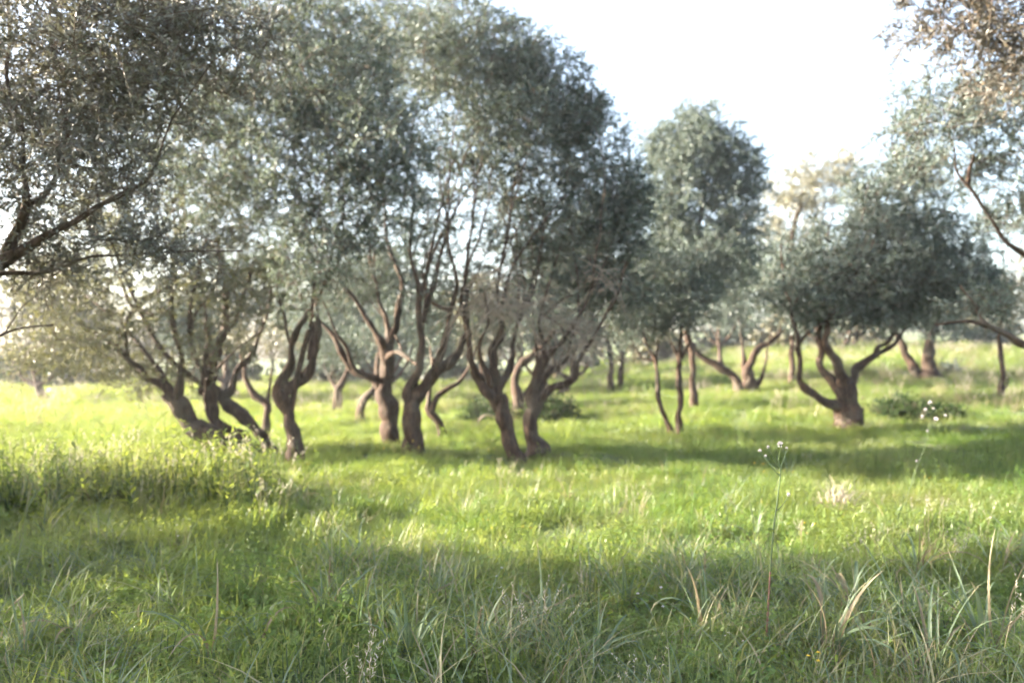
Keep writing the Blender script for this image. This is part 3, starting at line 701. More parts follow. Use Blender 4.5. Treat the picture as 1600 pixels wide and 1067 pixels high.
FAR = [
    (-30, 60, 7.0, 4.2, M_olive_pale, 'tall pale far tree behind the left end of the meadow'),
    (-22, 62, 7.2, 4.2, M_olive_grey, 'tall grey far olive behind the leaning limb'),
    (-14, 58, 7.0, 4.0, M_olive_grey, 'tall grey far olive behind the leaning stems'),
    (-6.5, 57, 7.0, 4.0, None, 'tall far olive behind the brown trunk'),
    (0.5, 58, 7.0, 4.0, M_olive_grey, 'tall grey far olive behind the forked pair'),  # x, y, height, half width, leaf material, label
    (-17, 29, 6.2, 3.0, M_olive_grey, 'grey middle-distance olive behind the long leaning limb'),
    (-11, 31, 6.6, 3.0, None, 'grey middle-distance olive behind the leaning stems'),
    (-5, 30, 6.8, 2.8, None, 'grey middle-distance olive behind the brown and grooved trunks'),
    (1.6, 29, 6.4, 2.6, None, 'grey middle-distance olive behind the forked pair'),
    (-34, 46, 4.2, 3.4, None, 'dark rounded far tree at the left end of the meadow'),
    (-27, 52, 5.0, 3.2, M_olive_grey, 'grey far olive next to the dark rounded tree'),
    (-21, 47, 4.6, 2.8, M_olive_grey, 'grey far olive seen under the long leaning limb'),
    (-16.5, 41, 5.4, 2.8, None, 'grey far olive behind the leaning stems'),
    (-12, 46, 5.6, 3.0, None, 'grey far olive behind the S-curved trunk'),
    (-8.5, 38, 5.6, 2.6, None, 'far olive seen between the S-curved and the brown trunk'),
    (-4.5, 42, 5.8, 2.8, None, 'far olive seen right of the short straight trunk'),
    (-1.0, 36, 5.4, 2.4, M_olive_pale, 'far olive behind the grooved and the crooked trunk'),
    (2.2, 43, 5.6, 2.8, None, 'far olive seen between the forked pair'),
    (6.5, 50, 6.0, 3.0, M_olive_grey, 'grey far olive behind the two slim trunks'),
    (11.5, 44, 5.2, 2.8, None, 'far olive behind the two saplings'),
    (15.5, 40, 5.0, 2.6, None, 'far olive right of the candelabra tree'),
    (19.5, 46, 5.6, 3.0, M_olive_pale, 'pale far olive on the slope behind the sturdy trunk'),
    (25.5, 48, 5.6, 3.0, None, 'far olive on top of the slope behind the two-stemmed one'),
    (31.5, 46, 6.2, 3.2, M_olive_pale, 'pale far olive on the slope at the right frame edge'),
]
for x, y, h, w, lm, lab in FAR:
    plain_tree(lab, x, y, h, w, leafm=lm, n=170, q=7, tw=4, ll=.25, lw=.12, twl=.75, trunks=1 + int(rng.random() < .5), stem=.75)

# ------------------------------------------------------------------ bushes
def bush(label, px, py, w_px, h_px, depth=1.0, n=260, leafm=None, name='bush', cat='bush', ll=.055, lw=.03, q=9, tw=4, stemm=None, group=None):
    b0 = ground_hit(px, py); D = b0[1]
    root = thing(name, label, cat, tuple(b0), group)
    w = w_px / F * D; h = h_px / F * D
    u = norm(rng.normal(size=(n, 3))); u[:, 2] = np.abs(u[:, 2])
    tip = u * (rng.random((n, 1)) ** .35) * np.array([w, depth, h])
    tip *= (1 + .18 * np.sin(u[:, :1] * 7 + 1) * np.sin(u[:, 1:2] * 6))
    start = np.stack([tip[:, 0] * .35, tip[:, 1] * .35, np.zeros(n)], -1)
    t = np.linspace(0, 1, 5)[None, :, None]
    P = start[:, None] * (1 - t) + tip[:, None] * t
    P[..., 2] = tip[:, 2][:, None] * t[..., 0] ** .8
    P[:, 1:] += rng.normal(size=(n, 4, 3)) * .02
    P += b0; P[..., 2] += ground(P[..., 0], P[..., 1]) - b0[2] - .03
    mb = MB(); V, Fq = tubes(P, np.linspace(.008, .002, 5)[None].repeat(n, 0), 3); mb.add(V, Fq)
    o = mb.build('stem_tangle', [stemm or M_twig], root); o['kind'] = 'stuff'
    i0 = rng.integers(1, 4, (n, tw)); bi = np.arange(n)[:, None]; fr = rng.random((n, tw, 1))
    P0 = (P[bi, i0] * (1 - fr) + P[bi, i0 + 1] * fr).reshape(-1, 3)
    d = norm(norm(P0 - b0) * .5 + norm(rng.normal(size=P0.shape)) * .8 + np.array([0, 0, .4]))
    mb = MB(); leaves(mb, P0, d, rng.uniform(.1, .22, len(P0)), q, ll, lw, 0)
    o = mb.build('foliage', [leafm or M_bush], root); o['kind'] = 'stuff'

bush('dark green spreading bush at the foot of the forked pair', 762, 662, 50, 44, 1.2, 420, lw=.03)
bush('dark green bush in the shade right of the forked pair', 862, 660, 48, 50, 1.2, 460, lw=.03)
bush('low dark bush in the grass right of the sturdy trunk', 1412, 655, 48, 40, 1.0, 420, lw=.03)
bush('small bush at the right end of the low dark bush', 1474, 654, 28, 28, .7, 200, lw=.03)
bush('grey-green bush at the foot of the slope trunk', 1478, 583, 26, 24, .8, 120, M_olive)
bush('dark shrub beyond the meadow at the left frame edge', 40, 606, 75, 62, 2.5, 300, M_bush, ll=.22, lw=.11, q=9)
for k, (bx, by, bw, bh, lm, lab) in enumerate([
    (-29, 56, 4, 2.6, M_bush, 'dark shrub mass at the far left end of the meadow'), (-24, 43, 2.2, 1.5, M_bush, 'dark far shrub under the long leaning limb'),
    (-18, 50, 3.5, 2.2, M_bush, 'dark far shrub left of the leaning stems'), (-11.5, 50, 3.5, 2.2, M_bush, 'dark far shrub behind the S-curved trunk'),
    (-7.6, 48, 2.6, 2.0, M_olive, 'grey far shrub seen left of the brown trunk'), (-2.6, 47, 3.0, 2.2, M_olive, 'grey far shrub seen between the brown and forked trunks'),
    (3.6, 52, 3.2, 2.2, M_olive_grey, 'grey far shrub right of the forked pair'), (8.6, 46, 2.8, 1.8, M_olive_pale, 'pale far shrub left of the saplings'),
    (14, 50, 3.2, 2.2, M_olive, 'grey far shrub right of the saplings'), (18, 52, 3.2, 2.2, M_olive_pale, 'pale far shrub left of the sturdy trunk'),
    (23.5, 54, 3.4, 2.2, M_olive_pale, 'pale far shrub right of the sturdy trunk'), (33, 56, 4.0, 2.6, M_olive, 'grey far shrub on top of the slope')]):
    s_ = F / by; g = float(ground(bx, by))
    bush(lab, 800 + bx * s_, HORIZON - (g - CAM_Z) * s_ + 1.5, bw * s_, bh * 1.35 * s_, bw * .7, 105, lm, name='far_shrub', cat='shrub', ll=.34, lw=.17, q=8, group='far shrubs behind the grove')
bush('wiry grey subshrub in the bright grass below the sturdy tree', 1308, 806, 48, 62, .32, 190, M_strap, name='subshrub', cat='shrub', ll=.016, lw=.004, q=7, tw=3, stemm=M_dead)
bush('small wiry brown tuft in the shade below the low dark bush', 1510, 680, 16, 22, .2, 60, M_straw, name='subshrub', cat='shrub', ll=.02, lw=.005, q=5, tw=2, stemm=M_dead)

# dead fallen branch in front of the bush
b_ = ground_hit(746, 672)
pts = [unproj(a, b, b_[1]) for a, b in [(746, 668), (748, 658), (755, 650), (765, 649), (778, 653), (786, 657)]]
pts[0][2] = ground(pts[0][0], pts[0][1])
S = spline(np.array(pts), .04)
mb = MB(); V, Fq = tube(S, np.linspace(.025, .015, len(S)), 7, .1); mb.add(V, Fq, smooth=True)
o = mb.build('dead_branch', [M_dead]); o['label'] = 'bent pale dead branch arching in the grass by the forked tree'; o['category'] = 'branch'

# ------------------------------------------------------------------ meadow: clumps of grass, herbs and weeds spread over the ground
def blade(mb, base, az, h, w, bend, mi=0, rnd=None, seg=4, twist=0.0):
    t = np.linspace(0, 1, seg + 1)
    out = bend * h * t ** 2
    P = np.stack([base[0] + np.cos(az) * out, base[1] + np.sin(az) * out, base[2] + h * (t - .28 * min(bend, 1.6) * t ** 2.2)], -1)
    a2 = az + np.pi / 2 + twist
    sd = np.array([np.cos(a2), np.sin(a2), 0])
    ww = w * (1 - t ** 1.8) * .5 + w * .04
    V = np.stack([P + sd * ww[:, None], P - sd * ww[:, None]], 1).reshape(-1, 3)
    k = np.arange(seg)[:, None] * 2
    Fq = np.concatenate([k, k + 1, k + 3, k + 2], 1)
    mb.add(V, Fq, rng.random() if rnd is None else rnd, mi)

def oval(mb, c_, d, n_, l, w, mi, rnd=None):
    """a small oval leaf: base c_, direction d, rough normal n_"""
    d = norm(np.asarray(d, float)); s = norm(np.cross(d, n_)); u = np.cross(s, d)
    V = [c_, c_ + d * l * .3 + s * w * .42 + u * l * .05, c_ + d * l * .7 + s * w * .42 + u * l * .05, c_ + d * l, c_ + d * l * .7 - s * w * .42 + u * l * .05, c_ + d * l * .3 - s * w * .42 + u * l * .05]
    mb.add(np.array(V), [[0, 1, 2, 3], [0, 3, 4, 5]], rng.random() if rnd is None else rnd, mi)

protos = bpy.data.collections.new('meadow_clump_kinds')
KIND = []
def proto(fn, cnt, tag):
    for _ in range(cnt):
        mb = MB(); fn(mb)
        o = bpy.data.objects.new('%02d_%s' % (len(KIND), tag), mb.mesh('clump_' + tag, [M_grass, M_herb, M_straw, M_plume, M_white, M_yellow, M_stem, M_strap]))
        protos.objects.link(o); KIND.append(tag)

def p_meadow(mb):
    rr = .40
    for _ in range(230):
        r = rr * math.sqrt(rng.random()); a = rng.uniform(0, 6.28)
        blade(mb, (r * math.cos(a), r * math.sin(a), -.02), rng.uniform(0, 6.28), rng.uniform(.07, .24) * (1 + .4 * math.sin(9 * r * math.cos(a))), rng.uniform(.004, .010), rng.uniform(.15, 1.3), 0, seg=3)
    for _ in range(150):
        r = rr * math.sqrt(rng.random()); a = rng.uniform(0, 6.28); h = rng.uniform(.02, .15)
        oval(mb, np.array([r * math.cos(a), r * math.sin(a), h]), (rng.normal(), rng.normal(), rng.uniform(-.1, .8)), np.array([rng.normal() * .3, rng.normal() * .3, 1]), rng.uniform(.02, .045), rng.uniform(.012, .026), 1)
def p_longgrass(mb):
    for _ in range(30):
        r = .14 * math.sqrt(rng.random()); a = rng.uniform(0, 6.28)
        blade(mb, (r * math.cos(a), r * math.sin(a), -.01), rng.uniform(0, 6.28), rng.uniform(.2, .46), rng.uniform(.005, .011), rng.uniform(.2, 1.7), 7 if rng.random() < .7 else (0 if rng.random() < .7 else 2), seg=6, twist=rng.normal(0, .4))
def p_herb(mb):
    rr = .36
    for _ in range(46):                                  # leafy sprigs of different height
        r = rr * math.sqrt(rng.random()); a0 = rng.uniform(0, 6.28); H = rng.uniform(.10, .24) * (1.1 - .5 * r / rr)
        x, y = r * math.cos(a0), r * math.sin(a0); lx, ly = rng.normal(0, .04, 2)
        for k in range(8):
            f = rng.uniform(.25, 1); a = k * 2.4
            oval(mb, np.array([x + lx * f, y + ly * f, H * f]), (math.cos(a), math.sin(a), rng.uniform(-.1, .6)), np.array([rng.normal() * .25, rng.normal() * .25, 1]), rng.uniform(.022, .045) * (1.2 - .4 * f), rng.uniform(.015, .026), 1)
def p_weed(mb):
    for _ in range(3):
        x, y = rng.normal(0, .05, 2); h = rng.uniform(.28, .5); lx, ly = rng.normal(0, .05, 2)
        blade(mb, (x, y, 0), math.atan2(ly, lx), h, .008, .12, 6, seg=3); blade(mb, (x, y, 0), math.atan2(ly, lx), h, .008, .12, 6, seg=3, twist=1.57)
        for k in range(16):
            f = rng.uniform(.12, 1); a = k * 2.4 + rng.normal() * .3; l = rng.uniform(.035, .075) * (1.25 - .6 * f)
            az = math.atan2(ly, lx); ofs = .12 * h * f * f
            c_ = np.array([x + ofs * math.cos(az), y + ofs * math.sin(az), h * f * .97])
            oval(mb, c_, (math.cos(a), math.sin(a), rng.uniform(.1, .8)), np.array([0, 0, 1.]), l, l * rng.uniform(.28, .42), 1)
def p_plume(mb):
    for _ in range(9):
        x, y = rng.normal(0, .07, 2); az = rng.uniform(0, 6.28); h = rng.uniform(.35, .62); bd = rng.uniform(.08, .35)
        blade(mb, (x, y, 0), az, h, .004, bd, 2)
        for k in range(12):
            f = rng.uniform(.72, 1.0); o_ = bd * h * f * f
            c_ = np.array([x + o_ * math.cos(az), y + o_ * math.sin(az), h * (f - .28 * bd * f ** 2.2)])
            oval(mb, c_, (rng.normal() * .7, rng.normal() * .7, 1), np.array([rng.normal(), rng.normal(), .2]), rng.uniform(.015, .03), .006, 3)
    for _ in range(12):
        blade(mb, (*rng.normal(0, .06, 2), 0), rng.uniform(0, 6.28), rng.uniform(.15, .3), .006, rng.uniform(.2, .9), 0)
def p_straw(mb):
    for _ in range(34):
        r = .1 * math.sqrt(rng.random()); a = rng.uniform(0, 6.28)
        blade(mb, (r * math.cos(a), r * math.sin(a), -.01), rng.uniform(0, 6.28), rng.uniform(.14, .42), rng.uniform(.004, .008), rng.uniform(.1, 1.3), 2 if rng.random() < .75 else 0)
def flower(mi):
    def f(mb):
        for _ in range(3):
            x, y = rng.normal(0, .08, 2); h = rng.uniform(.2, .36)
            blade(mb, (x, y, 0), rng.uniform(0, 6.28), h, .004, .03, 6, seg=2)
            for k in range(9):
                a = k * .7; oval(mb, np.array([x, y, h]), (math.cos(a), math.sin(a), rng.uniform(-.1, .9)), np.array([0, 0, 1.]), .016, .010, mi)
        for _ in range(6):
            blade(mb, (*rng.normal(0, .06, 2), 0), rng.uniform(0, 6.28), rng.uniform(.12, .24), .006, rng.uniform(.2, .9), 0)
    return f
proto(p_meadow, 8, 'meadow'); proto(p_longgrass, 4, 'longgrass'); proto(p_herb, 6, 'herb'); proto(p_weed, 4, 'weed')
proto(p_plume, 3, 'plume'); proto(p_straw, 3, 'straw'); proto(p_straw, 1, 'grass_low'); proto(flower(4), 2, 'white'); proto(flower(5), 2, 'yellow')
IDX = {k: [i for i, t in enumerate(KIND) if t == k] for k in set(KIND)}

def scatter(name, label, cat, P, sc, var):
    me = bpy.data.meshes.new(name); n = len(P)
    me.vertices.add(n); me.vertices.foreach_set('co', P.astype(np.float32).ravel())
    a = me.attributes.new('scl', 'FLOAT', 'POINT'); a.data.foreach_set('value', sc.astype(np.float32))
    a = me.attributes.new('kind_index', 'INT', 'POINT'); a.data.foreach_set('value', var.astype(np.int32))
    rot = np.stack([rng.normal(0, .10, n), rng.normal(0, .10, n), rng.uniform(0, 6.28, n)], -1)
    a = me.attributes.new('rot', 'FLOAT_VECTOR', 'POINT'); a.data.foreach_set('vector', rot.astype(np.float32).ravel())
    o = link(name, me); o['kind'] = 'stuff'; o['label'] = label; o['category'] = cat
    ng = bpy.data.node_groups.new(name, 'GeometryNodeTree')
    ng.interface.new_socket('Geometry', in_out='INPUT', socket_type='NodeSocketGeometry')
    ng.interface.new_socket('Geometry', in_out='OUTPUT', socket_type='NodeSocketGeometry')
    N = ng.nodes; gi = N.new('NodeGroupInput'); go = N.new('NodeGroupOutput')
    ci = N.new('GeometryNodeCollectionInfo'); ci.inputs[0].default_value = protos
    ci.inputs['Separate Children'].default_value = True; ci.inputs['Reset Children'].default_value = True
    ip = N.new('GeometryNodeInstanceOnPoints'); ip.inputs['Pick Instance'].default_value = True
    def na(nm, ty):
        x = N.new('GeometryNodeInputNamedAttribute'); x.data_type = ty; x.inputs[0].default_value = nm; return x.outputs[0]
    Lk = ng.links
    Lk.new(gi.outputs[0], ip.inputs['Points']); Lk.new(ci.outputs[0], ip.inputs['Instance'])
    Lk.new(na('kind_index', 'INT'), ip.inputs['Instance Index']); Lk.new(na('scl', 'FLOAT'), ip.inputs['Scale'])
    er = N.new('FunctionNodeEulerToRotation'); Lk.new(na('rot', 'FLOAT_VECTOR'), er.inputs[0]); Lk.new(er.outputs[0], ip.inputs['Rotation'])
    Lk.new(ip.outputs[0], go.inputs[0])
    md = o.modifiers.new('scatter', 'NODES'); md.node_group = ng
    return o

def field(y0, y1, dens, margin=2.5):
    """points spread evenly over the strip of ground that the frame shows, with a margin to either side"""
    hw = lambda y: y * .66 + margin
    n = int(dens * (y1 - y0) * (hw(y0) + hw(y1)))
    y = rng.uniform(y0, y1, n * 2); x = rng.uniform(-1, 1, n * 2) * hw(y1)
    k = np.abs(x) < hw(y); x, y = x[k], y[k]
    k = rng.random(len(x)) < (dens * (y1 - y0) * (hw(y0) + hw(y1))) / max(len(x), 1)
    return x[k], y[k]

def nz(x, y, s, ph=0.0):
    return (np.sin(x * s + ph) * np.sin(y * s * 1.13 + 1.7 * ph) + .6 * np.sin(x * s * 2.3 + y * s * 1.1 + ph * 3) + .4 * np.sin(x * s * 4.1 - y * s * 3.7 + ph)) / 2 

def pick(tags, n):
    return np.array([IDX[t][rng.integers(len(IDX[t]))] for t in rng.choice(tags, n)])

def lay(name, label, cat, strips, tags, scale, thin=None):
    Ps, Ss, Vs = [], [], []
    for y0, y1, dens, sc in strips:
        x, y = field(y0, y1, dens)
        if thin is not None:
            k = rng.random(len(x)) < thin(x, y); x, y = x[k], y[k]
        k = np.ones(len(x), bool)
        for bx, by, br in BASES: k &= np.hypot(x - bx, y - by) > br + .12 * sc
        x, y = x[k], y[k]
        n = len(x)
        Ps.append(np.stack([x, y, ground(x, y)], -1)); Ss.append(sc * scale * rng.uniform(.7, 1.3, n) * (1 + .25 * nz(x, y, .9, 2))); Vs.append(pick(tags, n))
    return scatter(name, label, cat, np.vstack(Ps), np.concatenate(Ss), np.concatenate(Vs))

def stems_near(x, y): return np.ones_like(x)
def weedbelt(x, y):
    px = 800 + x / y * F
    return sstep(7.5, 8.2, y) * (1 - sstep(9.2, 9.9, y)) * (1 - sstep(-2.9, -2.2, x))
lay('meadow_grass', 'short bright green grass and low herbs covering the whole clearing', 'grass',
    [(2.4, 9, 10, .8), (9, 16, 11, .66), (16, 28, 5, .9), (28, 60, 1.1, 1.8)], ['meadow'], 1.0)
lay('low_herbs', 'low round-leaved green herbs growing through the grass', 'herbs',
    [(2.4, 9, 10, .8), (9, 16, 9, .68), (16, 28, 2.6, .9)], ['herb'], 1.0, lambda x, y: np.clip(.55 + .9 * nz(x, y, .8, .5), .08, 1))
lay('long_grass', 'long thin arching grass blades in the shaded foreground', 'grass',
    [(2.6, 6.0, 14, .95), (6.0, 9, 2.5, .85)], ['longgrass'], 1.0, lambda x, y: np.clip(.45 + .8 * nz(x, y, 1.2, 3), .1, 1))
lay('leafy_weeds', 'upright leafy green weeds standing above the grass', 'weeds',
    [(3.6, 9, 9, .75), (9, 16, 15, .9), (16, 30, 3.5, .9)], ['weed'], .8, lambda x, y: np.clip(.35 + .9 * nz(x, y, .6, 4), .05, 1))
lay('weed_belt', 'tall tangle of weeds below the leaning olive', 'weeds',
    [(7.6, 11.4, 40, .95)], ['weed', 'weed', 'weed', 'herb', 'longgrass'], 1.4, weedbelt)
lay('pale_seed_grass', 'pale feathery seed heads over the weeds', 'grass',
    [(7.6, 12.5, 11, .95)], ['plume'], 1.15, lambda x, y: weedbelt(x, y) * np.clip(.45 + .9 * nz(x, y, 1.1, 1), 0, 1))
lay('dry_grass', 'dry straw-coloured grass mixed into the slope and foreground', 'grass',
    [(2.8, 9, 5, .8), (9, 18, .5, .6), (18, 45, 6, 1.2)], ['straw', 'straw', 'plume'], .9,
    lambda x, y: np.clip(.22 + .6 * nz(x, y, .7, 6), .03, 1) * (1 + 3 * sstep(7, 14, x) * sstep(17, 20, y)) + .55 * sstep(1.2, 2.6, x) * (1 - sstep(5.5, 7, y)))
lx, ly = [], []
for bx, by, br in BASES[:9] + BASES[12:16]:
    q_ = 16; a_ = rng.uniform(0, 6.28, q_); r_ = br * 1.3 + np.abs(rng.normal(0, .45, q_))
    lx.append(bx + r_ * np.cos(a_)); ly.append(by + r_ * np.sin(a_))
lx = np.concatenate(lx); ly = np.concatenate(ly)
scatter('dry_litter', 'short dry stalks and litter around the tree feet', 'litter', np.stack([lx, ly, ground(lx, ly)], -1), rng.uniform(.25, .6, len(lx)), pick(['straw', 'grass_low'], len(lx)))
lay('small_flowers', 'tiny white and yellow flowers dotting the grass', 'flowers',
    [(3, 9, .7, .8), (9, 18, .6, .9)], ['white', 'yellow', 'yellow'], .8, lambda x, y: np.clip(.5 + .6 * nz(x, y, .9, 9), .1, 1))

# ------------------------------------------------------------------ strap-leaved tufts, each a plant with its own leaves
strap_meshes = []
for k in range(10):
    mb = MB(); h = rng.uniform(.34, .52); bd = (.2, .4, .6, .8, 1.0, 1.2, 1.5, 1.8, .5, 1.3)[k]; w = rng.uniform(.011, .018); seg = 9
    t = np.linspace(0, 1, seg + 1)
    ang = np.cumsum(np.full(seg + 1, bd * 1.5 / seg)) * (0.3 + t)            # leaf curls over along its length
    P = np.zeros((seg + 1, 3))
    for s_ in range(1, seg + 1):
        P[s_] = P[s_ - 1] + h / seg * np.array([math.sin(ang[s_]), .05 * math.sin(3 * t[s_] + k), math.cos(ang[s_])])
    ww = w * .5 * np.minimum(1, 1.15 * (1 - t ** 2.2)) + .0006
    tw_ = rng.normal(0, .5) * t
    sd = np.stack([np.sin(tw_) * .6, np.cos(tw_), np.sin(tw_) * .5], -1)
    keel = np.stack([-np.cos(ang), 0 * ang, np.sin(ang)], -1) * (-ww * .45)[:, None]
    V = np.stack([P + sd * ww[:, None], P + keel, P - sd * ww[:, None]], 1).reshape(-1, 3)
    a = np.arange(seg)[:, None] * 3
    Fq = np.concatenate([np.concatenate([a, a + 1, a + 4, a + 3], 1), np.concatenate([a + 1, a + 2, a + 5, a + 4], 1)])
    rv = np.clip(np.repeat(.25 + .45 * t ** 2 + (.35 * (t > .88)), 3) + rng.normal(0, .08), 0, 1)
    mb.add(V, Fq, rv, 0, True)
    strap_meshes.append((mb.mesh('strap_leaf', [M_strap]), mb.mesh('dry_strap_leaf', [M_straw])))

def tuft(label, px, py, n=14, size=1.0, dry=.12, lean=(0, 0), upright=0.0, group='strap-leaved tufts in the grass'):
    b_ = ground_hit(px, py)
    root = thing('strap_leaf_tuft', label, 'grass tuft', (b_[0], b_[1], float(ground(b_[0], b_[1])) - .01), group)
    for k in range(n):
        m_ = strap_meshes[rng.integers(10) if rng.random() > upright else rng.integers(3)][1 if rng.random() < dry else 0]
        o = bpy.data.objects.new('leaf', m_); C.objects.link(o); o.parent = root
        r = .05 * size * math.sqrt(rng.random()); a = rng.uniform(0, 6.28)
        o.location = (r * math.cos(a), r * math.sin(a), 0)
        o.rotation_euler = (rng.normal(lean[1], .14), rng.normal(lean[0], .14), a + rng.normal(0, .5))
        s_ = size * rng.uniform(.65, 1.25); o.scale = (s_, s_ * rng.uniform(.8, 1.2), s_)
TUFTS = [
    ('grey-green tuft of arching strap leaves at the bottom left corner', 40, 1040, 16, 1.1, .25),
    ('sparse tuft of bent grey leaves above the bottom left corner', 120, 1000, 10, 1.0, .3),
    ('lone low tuft in the shaded grass at the left edge', 160, 915, 8, .9, .15),
    ('tuft of three or four upright blades in the shaded left grass', 310, 930, 5, .9, .1),
    ('wide arching tuft at the bottom between corner and middle left', 330, 1050, 15, 1.1, .15),
    ('small grey tuft right of the wide arching one', 400, 1020, 9, 1.0, .1),
    ('dense grey-green tuft with dry brown stalks left of centre bottom', 505, 985, 20, 1.05, .2),
    ('low tuft just right of the dense grey-green one', 575, 1000, 12, 1.0, .1),
    ('tall tuft with long leaning blades at the bottom centre-left', 640, 1045, 18, 1.2, .1),
    ('tuft with one pale dried blade at the bottom centre', 745, 1040, 15, 1.15, .2),
    ('loose upright tuft in mid shade left of centre', 660, 930, 9, .95, .08),
    ('tuft crossing its blades in the centre foreground', 845, 1000, 13, 1.05, .1),
    ('broad tuft with bluish blades right of the centre foreground', 980, 965, 18, 1.1, .08),
    ('fine tuft at the bottom right of centre', 930, 1050, 13, 1.1, .12),
    ('upright blades beside the tall stalk plant, on its left', 1105, 1000, 13, 1.1, .2),
    ('upright green blades beside the tall stalk plant, on its right', 1290, 1040, 16, 1.25, .08),
    ('tuft of bent dry blades in the lit patch left of the stalk plant', 1075, 925, 10, .95, .3),
    ('sprawling half-dry tuft in the right foreground', 1335, 965, 18, 1.1, .3),
    ('bright pale tuft with tall folded blades on the right', 1432, 905, 18, 1.15, .45),
    ('tuft of flat straw-coloured blades at the right edge', 1560, 905, 15, 1.05, .5),
    ('grey drooping tuft below the bright pale one', 1420, 990, 16, 1.1, .2),
    ('large tuft of wide curling pale blades in the bottom right corner', 1545, 1020, 18, 1.35, .35),
    ('green tuft at the bottom edge near the right corner', 1460, 1055, 15, 1.15, .15),
    ('straw tuft glowing in the sunlit band right of the forked pair', 888, 785, 9, .85, .6),
    ('thin pale tuft in the sunlit band under the saplings', 1042, 745, 5, .8, .35),
    ('yellowed tuft in the sunlit band right of the thin pale one', 1095, 760, 4, .75, .4),
    ('pale upright tuft behind the stalk plant', 1235, 748, 5, .85, .4),
    ('tuft with long blades beside the wiry subshrub', 1395, 830, 14, 1.0, .12),
    ('pale bent tuft on the sunny slope by the thin young olive', 1535, 640, 10, 1.0, .6),
    ('straw-coloured tuft at the slope foot under the low bush end', 1500, 628, 9, 1.0, .7),
    ('dry tuft in the light between the candelabra and sturdy trunks', 1195, 632, 9, 1.0, .6),
    ('thin upright tuft in the shade left of the S-curved trunk foot', 520, 690, 7, 1.0, .3),
    ('tuft among the herbs in the shade at left centre', 560, 880, 9, .9, .1),
    ('tuft of slanting blades in the lit herbs right of centre', 1180, 850, 10, .95, .25),
]
for lab, px, py, n, s_, dr in TUFTS:
    tuft(lab, px, py, n, s_, dr, lean=(rng.normal(.1, .15), rng.normal(0, .1)), upright=.12)

# ------------------------------------------------------------------ single dry stalks
def stalk(label, pts, D, r0=.004, head=True):
    P = np.array([unproj(a, b, D) for a, b in pts]); g = float(ground(P[0][0], P[0][1])); 
    P[0][2] = g
    root = thing('dry_stalk', label, 'stalk', tuple(P[0]), 'single dry grass stalks')
    S = spline(P, .03)
    mb = MB(); V, Fq = tube(S, np.linspace(r0, r0 * .5, len(S)), 5); mb.add(V, Fq, .6, 0, True); mb.build('stem', [M_straw], root)
    if head:
        mb = MB(); T = norm(S[-1] - S[-4])
        for k in range(46):
            f = rng.random(); c_ = S[-1] - T * .16 * f
            oval(mb, c_, T + rng.normal(size=3) * .35, rng.normal(size=3), .022, .006, 0)
        o = mb.build('seed_head', [M_straw], root)
stalk('tall upright yellowish stalk left of centre foreground', [(508, 1010), (512, 950), (516, 872)], 4.9)
stalk('leaning dry stalk next to the upright yellowish one', [(545, 1000), (565, 940), (582, 898)], 4.9)
stalk('long stalk slanting right toward the centre', [(605, 1000), (650, 940), (712, 906)], 5.0)
stalk('golden stalk slanting right in the centre foreground', [(820, 1000), (850, 955), (896, 930)], 4.7)
stalk('pale blade-like stalk at the bottom centre', [(742, 1050), (745, 990), (752, 950)], 4.2, .006)
stalk('upright stalk catching light left of the stalk plant', [(1105, 1010), (1100, 930), (1102, 862)], 5.2)
stalk('brown upright stalk right of the flowering stalk plant', [(1250, 900), (1251, 850), (1253, 815)], 6.6)
stalk('pale stalk standing in the bright tuft on the right', [(1428, 905), (1437, 880), (1442, 842)], 6.3)
stalk('thick broken brown stalk at the left edge', [(-8, 975), (15, 950), (38, 928)], 4.9, .010, False)

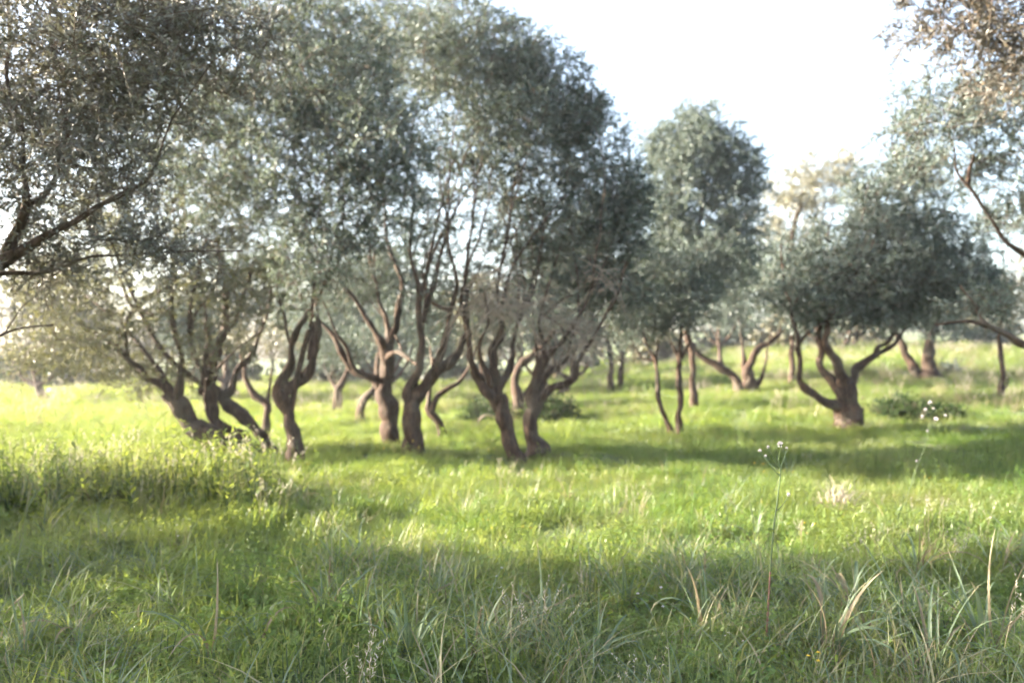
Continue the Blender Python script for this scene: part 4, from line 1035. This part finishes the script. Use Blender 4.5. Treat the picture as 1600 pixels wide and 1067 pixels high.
# ------------------------------------------------------------------ two tall flowering plants
def flower_plant(name, label, cat, stem_px, D, r0, low_m, heads, side, petal_m, nleaf, leafl):
    P = np.array([unproj(a, b, D) for a, b in stem_px]); P[0][2] = float(ground(P[0][0], P[0][1])) - .02
    root = thing(name, label, cat, (P[0][0], P[0][1], P[0][2] + .02))
    S = spline(P, .025); n = len(S); k = int(n * .45)
    R = np.linspace(r0, r0 * .45, n)
    mb = MB(); V, Fq = tube(S[:k + 1], R[:k + 1], 8, .06); mb.add(V, Fq, .5, 0, True); lo = mb.build('stem', [low_m], root)
    if low_m is M_redstem: lo['label'] = 'reddish lower stem'
    mb = MB(); V, Fq = tube(S[k:], R[k:], 8, .04); mb.add(V, Fq, .5, 0, True); mb.build('stem', [M_stem], root)
    for (px, py, at) in side:
        a = S[int(n * at)]; e = unproj(px, py, D + rng.normal(0, .05))
        Q = spline(np.array([a, (a * .5 + e * .5) + np.array([0, 0, -.01]), e]), .02)
        mb = MB(); V, Fq = tube(Q, np.linspace(r0 * .45, r0 * .25, len(Q)), 6); mb.add(V, Fq, .6, 0, True); mb.build('flower_stalk', [M_stem], root)
    for (px, py, sz) in heads:
        c_ = unproj(px, py, D + rng.normal(0, .03)); mb = MB()
        for j_ in range(10):
            a = j_ * .628; oval(mb, c_ - np.array([0, 0, sz * .9]), (math.cos(a) * .5, math.sin(a) * .5, 1), np.array([math.cos(a), math.sin(a), .2]), sz * 1.1, sz * .5, 1)
        for j_ in range(34):
            d = norm(rng.normal(size=3) + np.array([0, 0, .55])); oval(mb, c_, d, rng.normal(size=3), sz, sz * .42, 0)
        mb.build('flower_head', [petal_m, M_stem], root)
    for j_ in range(nleaf):
        f = rng.uniform(.05, .72); a = S[int(n * f)]; az = rng.uniform(0, 6.28); l = leafl * rng.uniform(.6, 1.2) * (1.1 - f); mb = MB()
        d = np.array([math.cos(az), math.sin(az), rng.uniform(.1, .7)]); 
        for s2 in range(4):       # a lobed leaf drooping outward
            c_ = a + norm(d) * l * s2 * .24 - np.array([0, 0, .10 * l * s2 * s2 * .3])
            oval(mb, c_, d + np.array([0, 0, -.18 * s2]), np.array([0, 0, 1.]), l * .42, l * (.34 - .06 * s2), 0)
        mb.build('leaf', [M_herb], root)
flower_plant('flowering_thistle', 'tall plant with reddish lower stem and a spray of small white heads', 'wildflower',
    [(1196, 1045), (1199, 970), (1203, 900), (1208, 830), (1216, 770), (1219, 730), (1213, 712)], 4.25, .0065, M_redstem,
    [(1219, 694, .018), (1200, 698, .010), (1187, 704, .011), (1196, 712, .008), (1229, 700, .008), (1232, 772, .011)],
    [(1219, 697, .96), (1200, 700, .94), (1187, 706, .92), (1229, 703, .93), (1232, 775, .72), (1196, 714, .9)], M_white, 16, .16)
flower_plant('asphodel', 'slender leaning stalk with pale lilac-white flowers before the low dark bush', 'wildflower',
    [(1408, 812), (1418, 775), (1430, 735), (1444, 700), (1452, 668), (1456, 640)], 7.6, .0028, M_stem,
    [(1453, 629, .022), (1446, 640, .019), (1441, 651, .021), (1462, 655, .026), (1449, 673, .011), (1477, 649, .016), (1432, 720, .011), (1458, 638, .013)],
    [(1453, 632, .98), (1446, 642, .9), (1441, 653, .85), (1462, 657, .85), (1477, 651, .82), (1432, 722, .5)], M_white, 0, .1)

# ------------------------------------------------------------------ thin haze volume: fades far things and stands in for lens veil
mb = MB()
x0, x1, y0, y1, z0, z1 = -130, 130, -30, 130, -1.6, 13
V = np.array([(x, y, z) for z in (z0, z1) for y in (y0, y1) for x in (x0, x1)], float)
mb.add(V, [[0, 2, 3, 1], [4, 5, 7, 6], [0, 1, 5, 4], [2, 6, 7, 3], [0, 4, 6, 2], [1, 3, 7, 5]])
m, nt, out = mat('veil_haze')
pv = nt.nodes.new('ShaderNodeVolumePrincipled')
pv.inputs['Color'].default_value = (0.88, 0.90, 1.0, 1)
pv.inputs['Density'].default_value = 0.0008
pv.inputs['Anisotropy'].default_value = 0.3
nt.links.new(pv.outputs[0], out.inputs['Volume'])
o = mb.build('haze', [m]); o['kind'] = 'stuff'; o['label'] = 'thin pale haze over the grove, also standing in for lens veil'; o['category'] = 'haze'
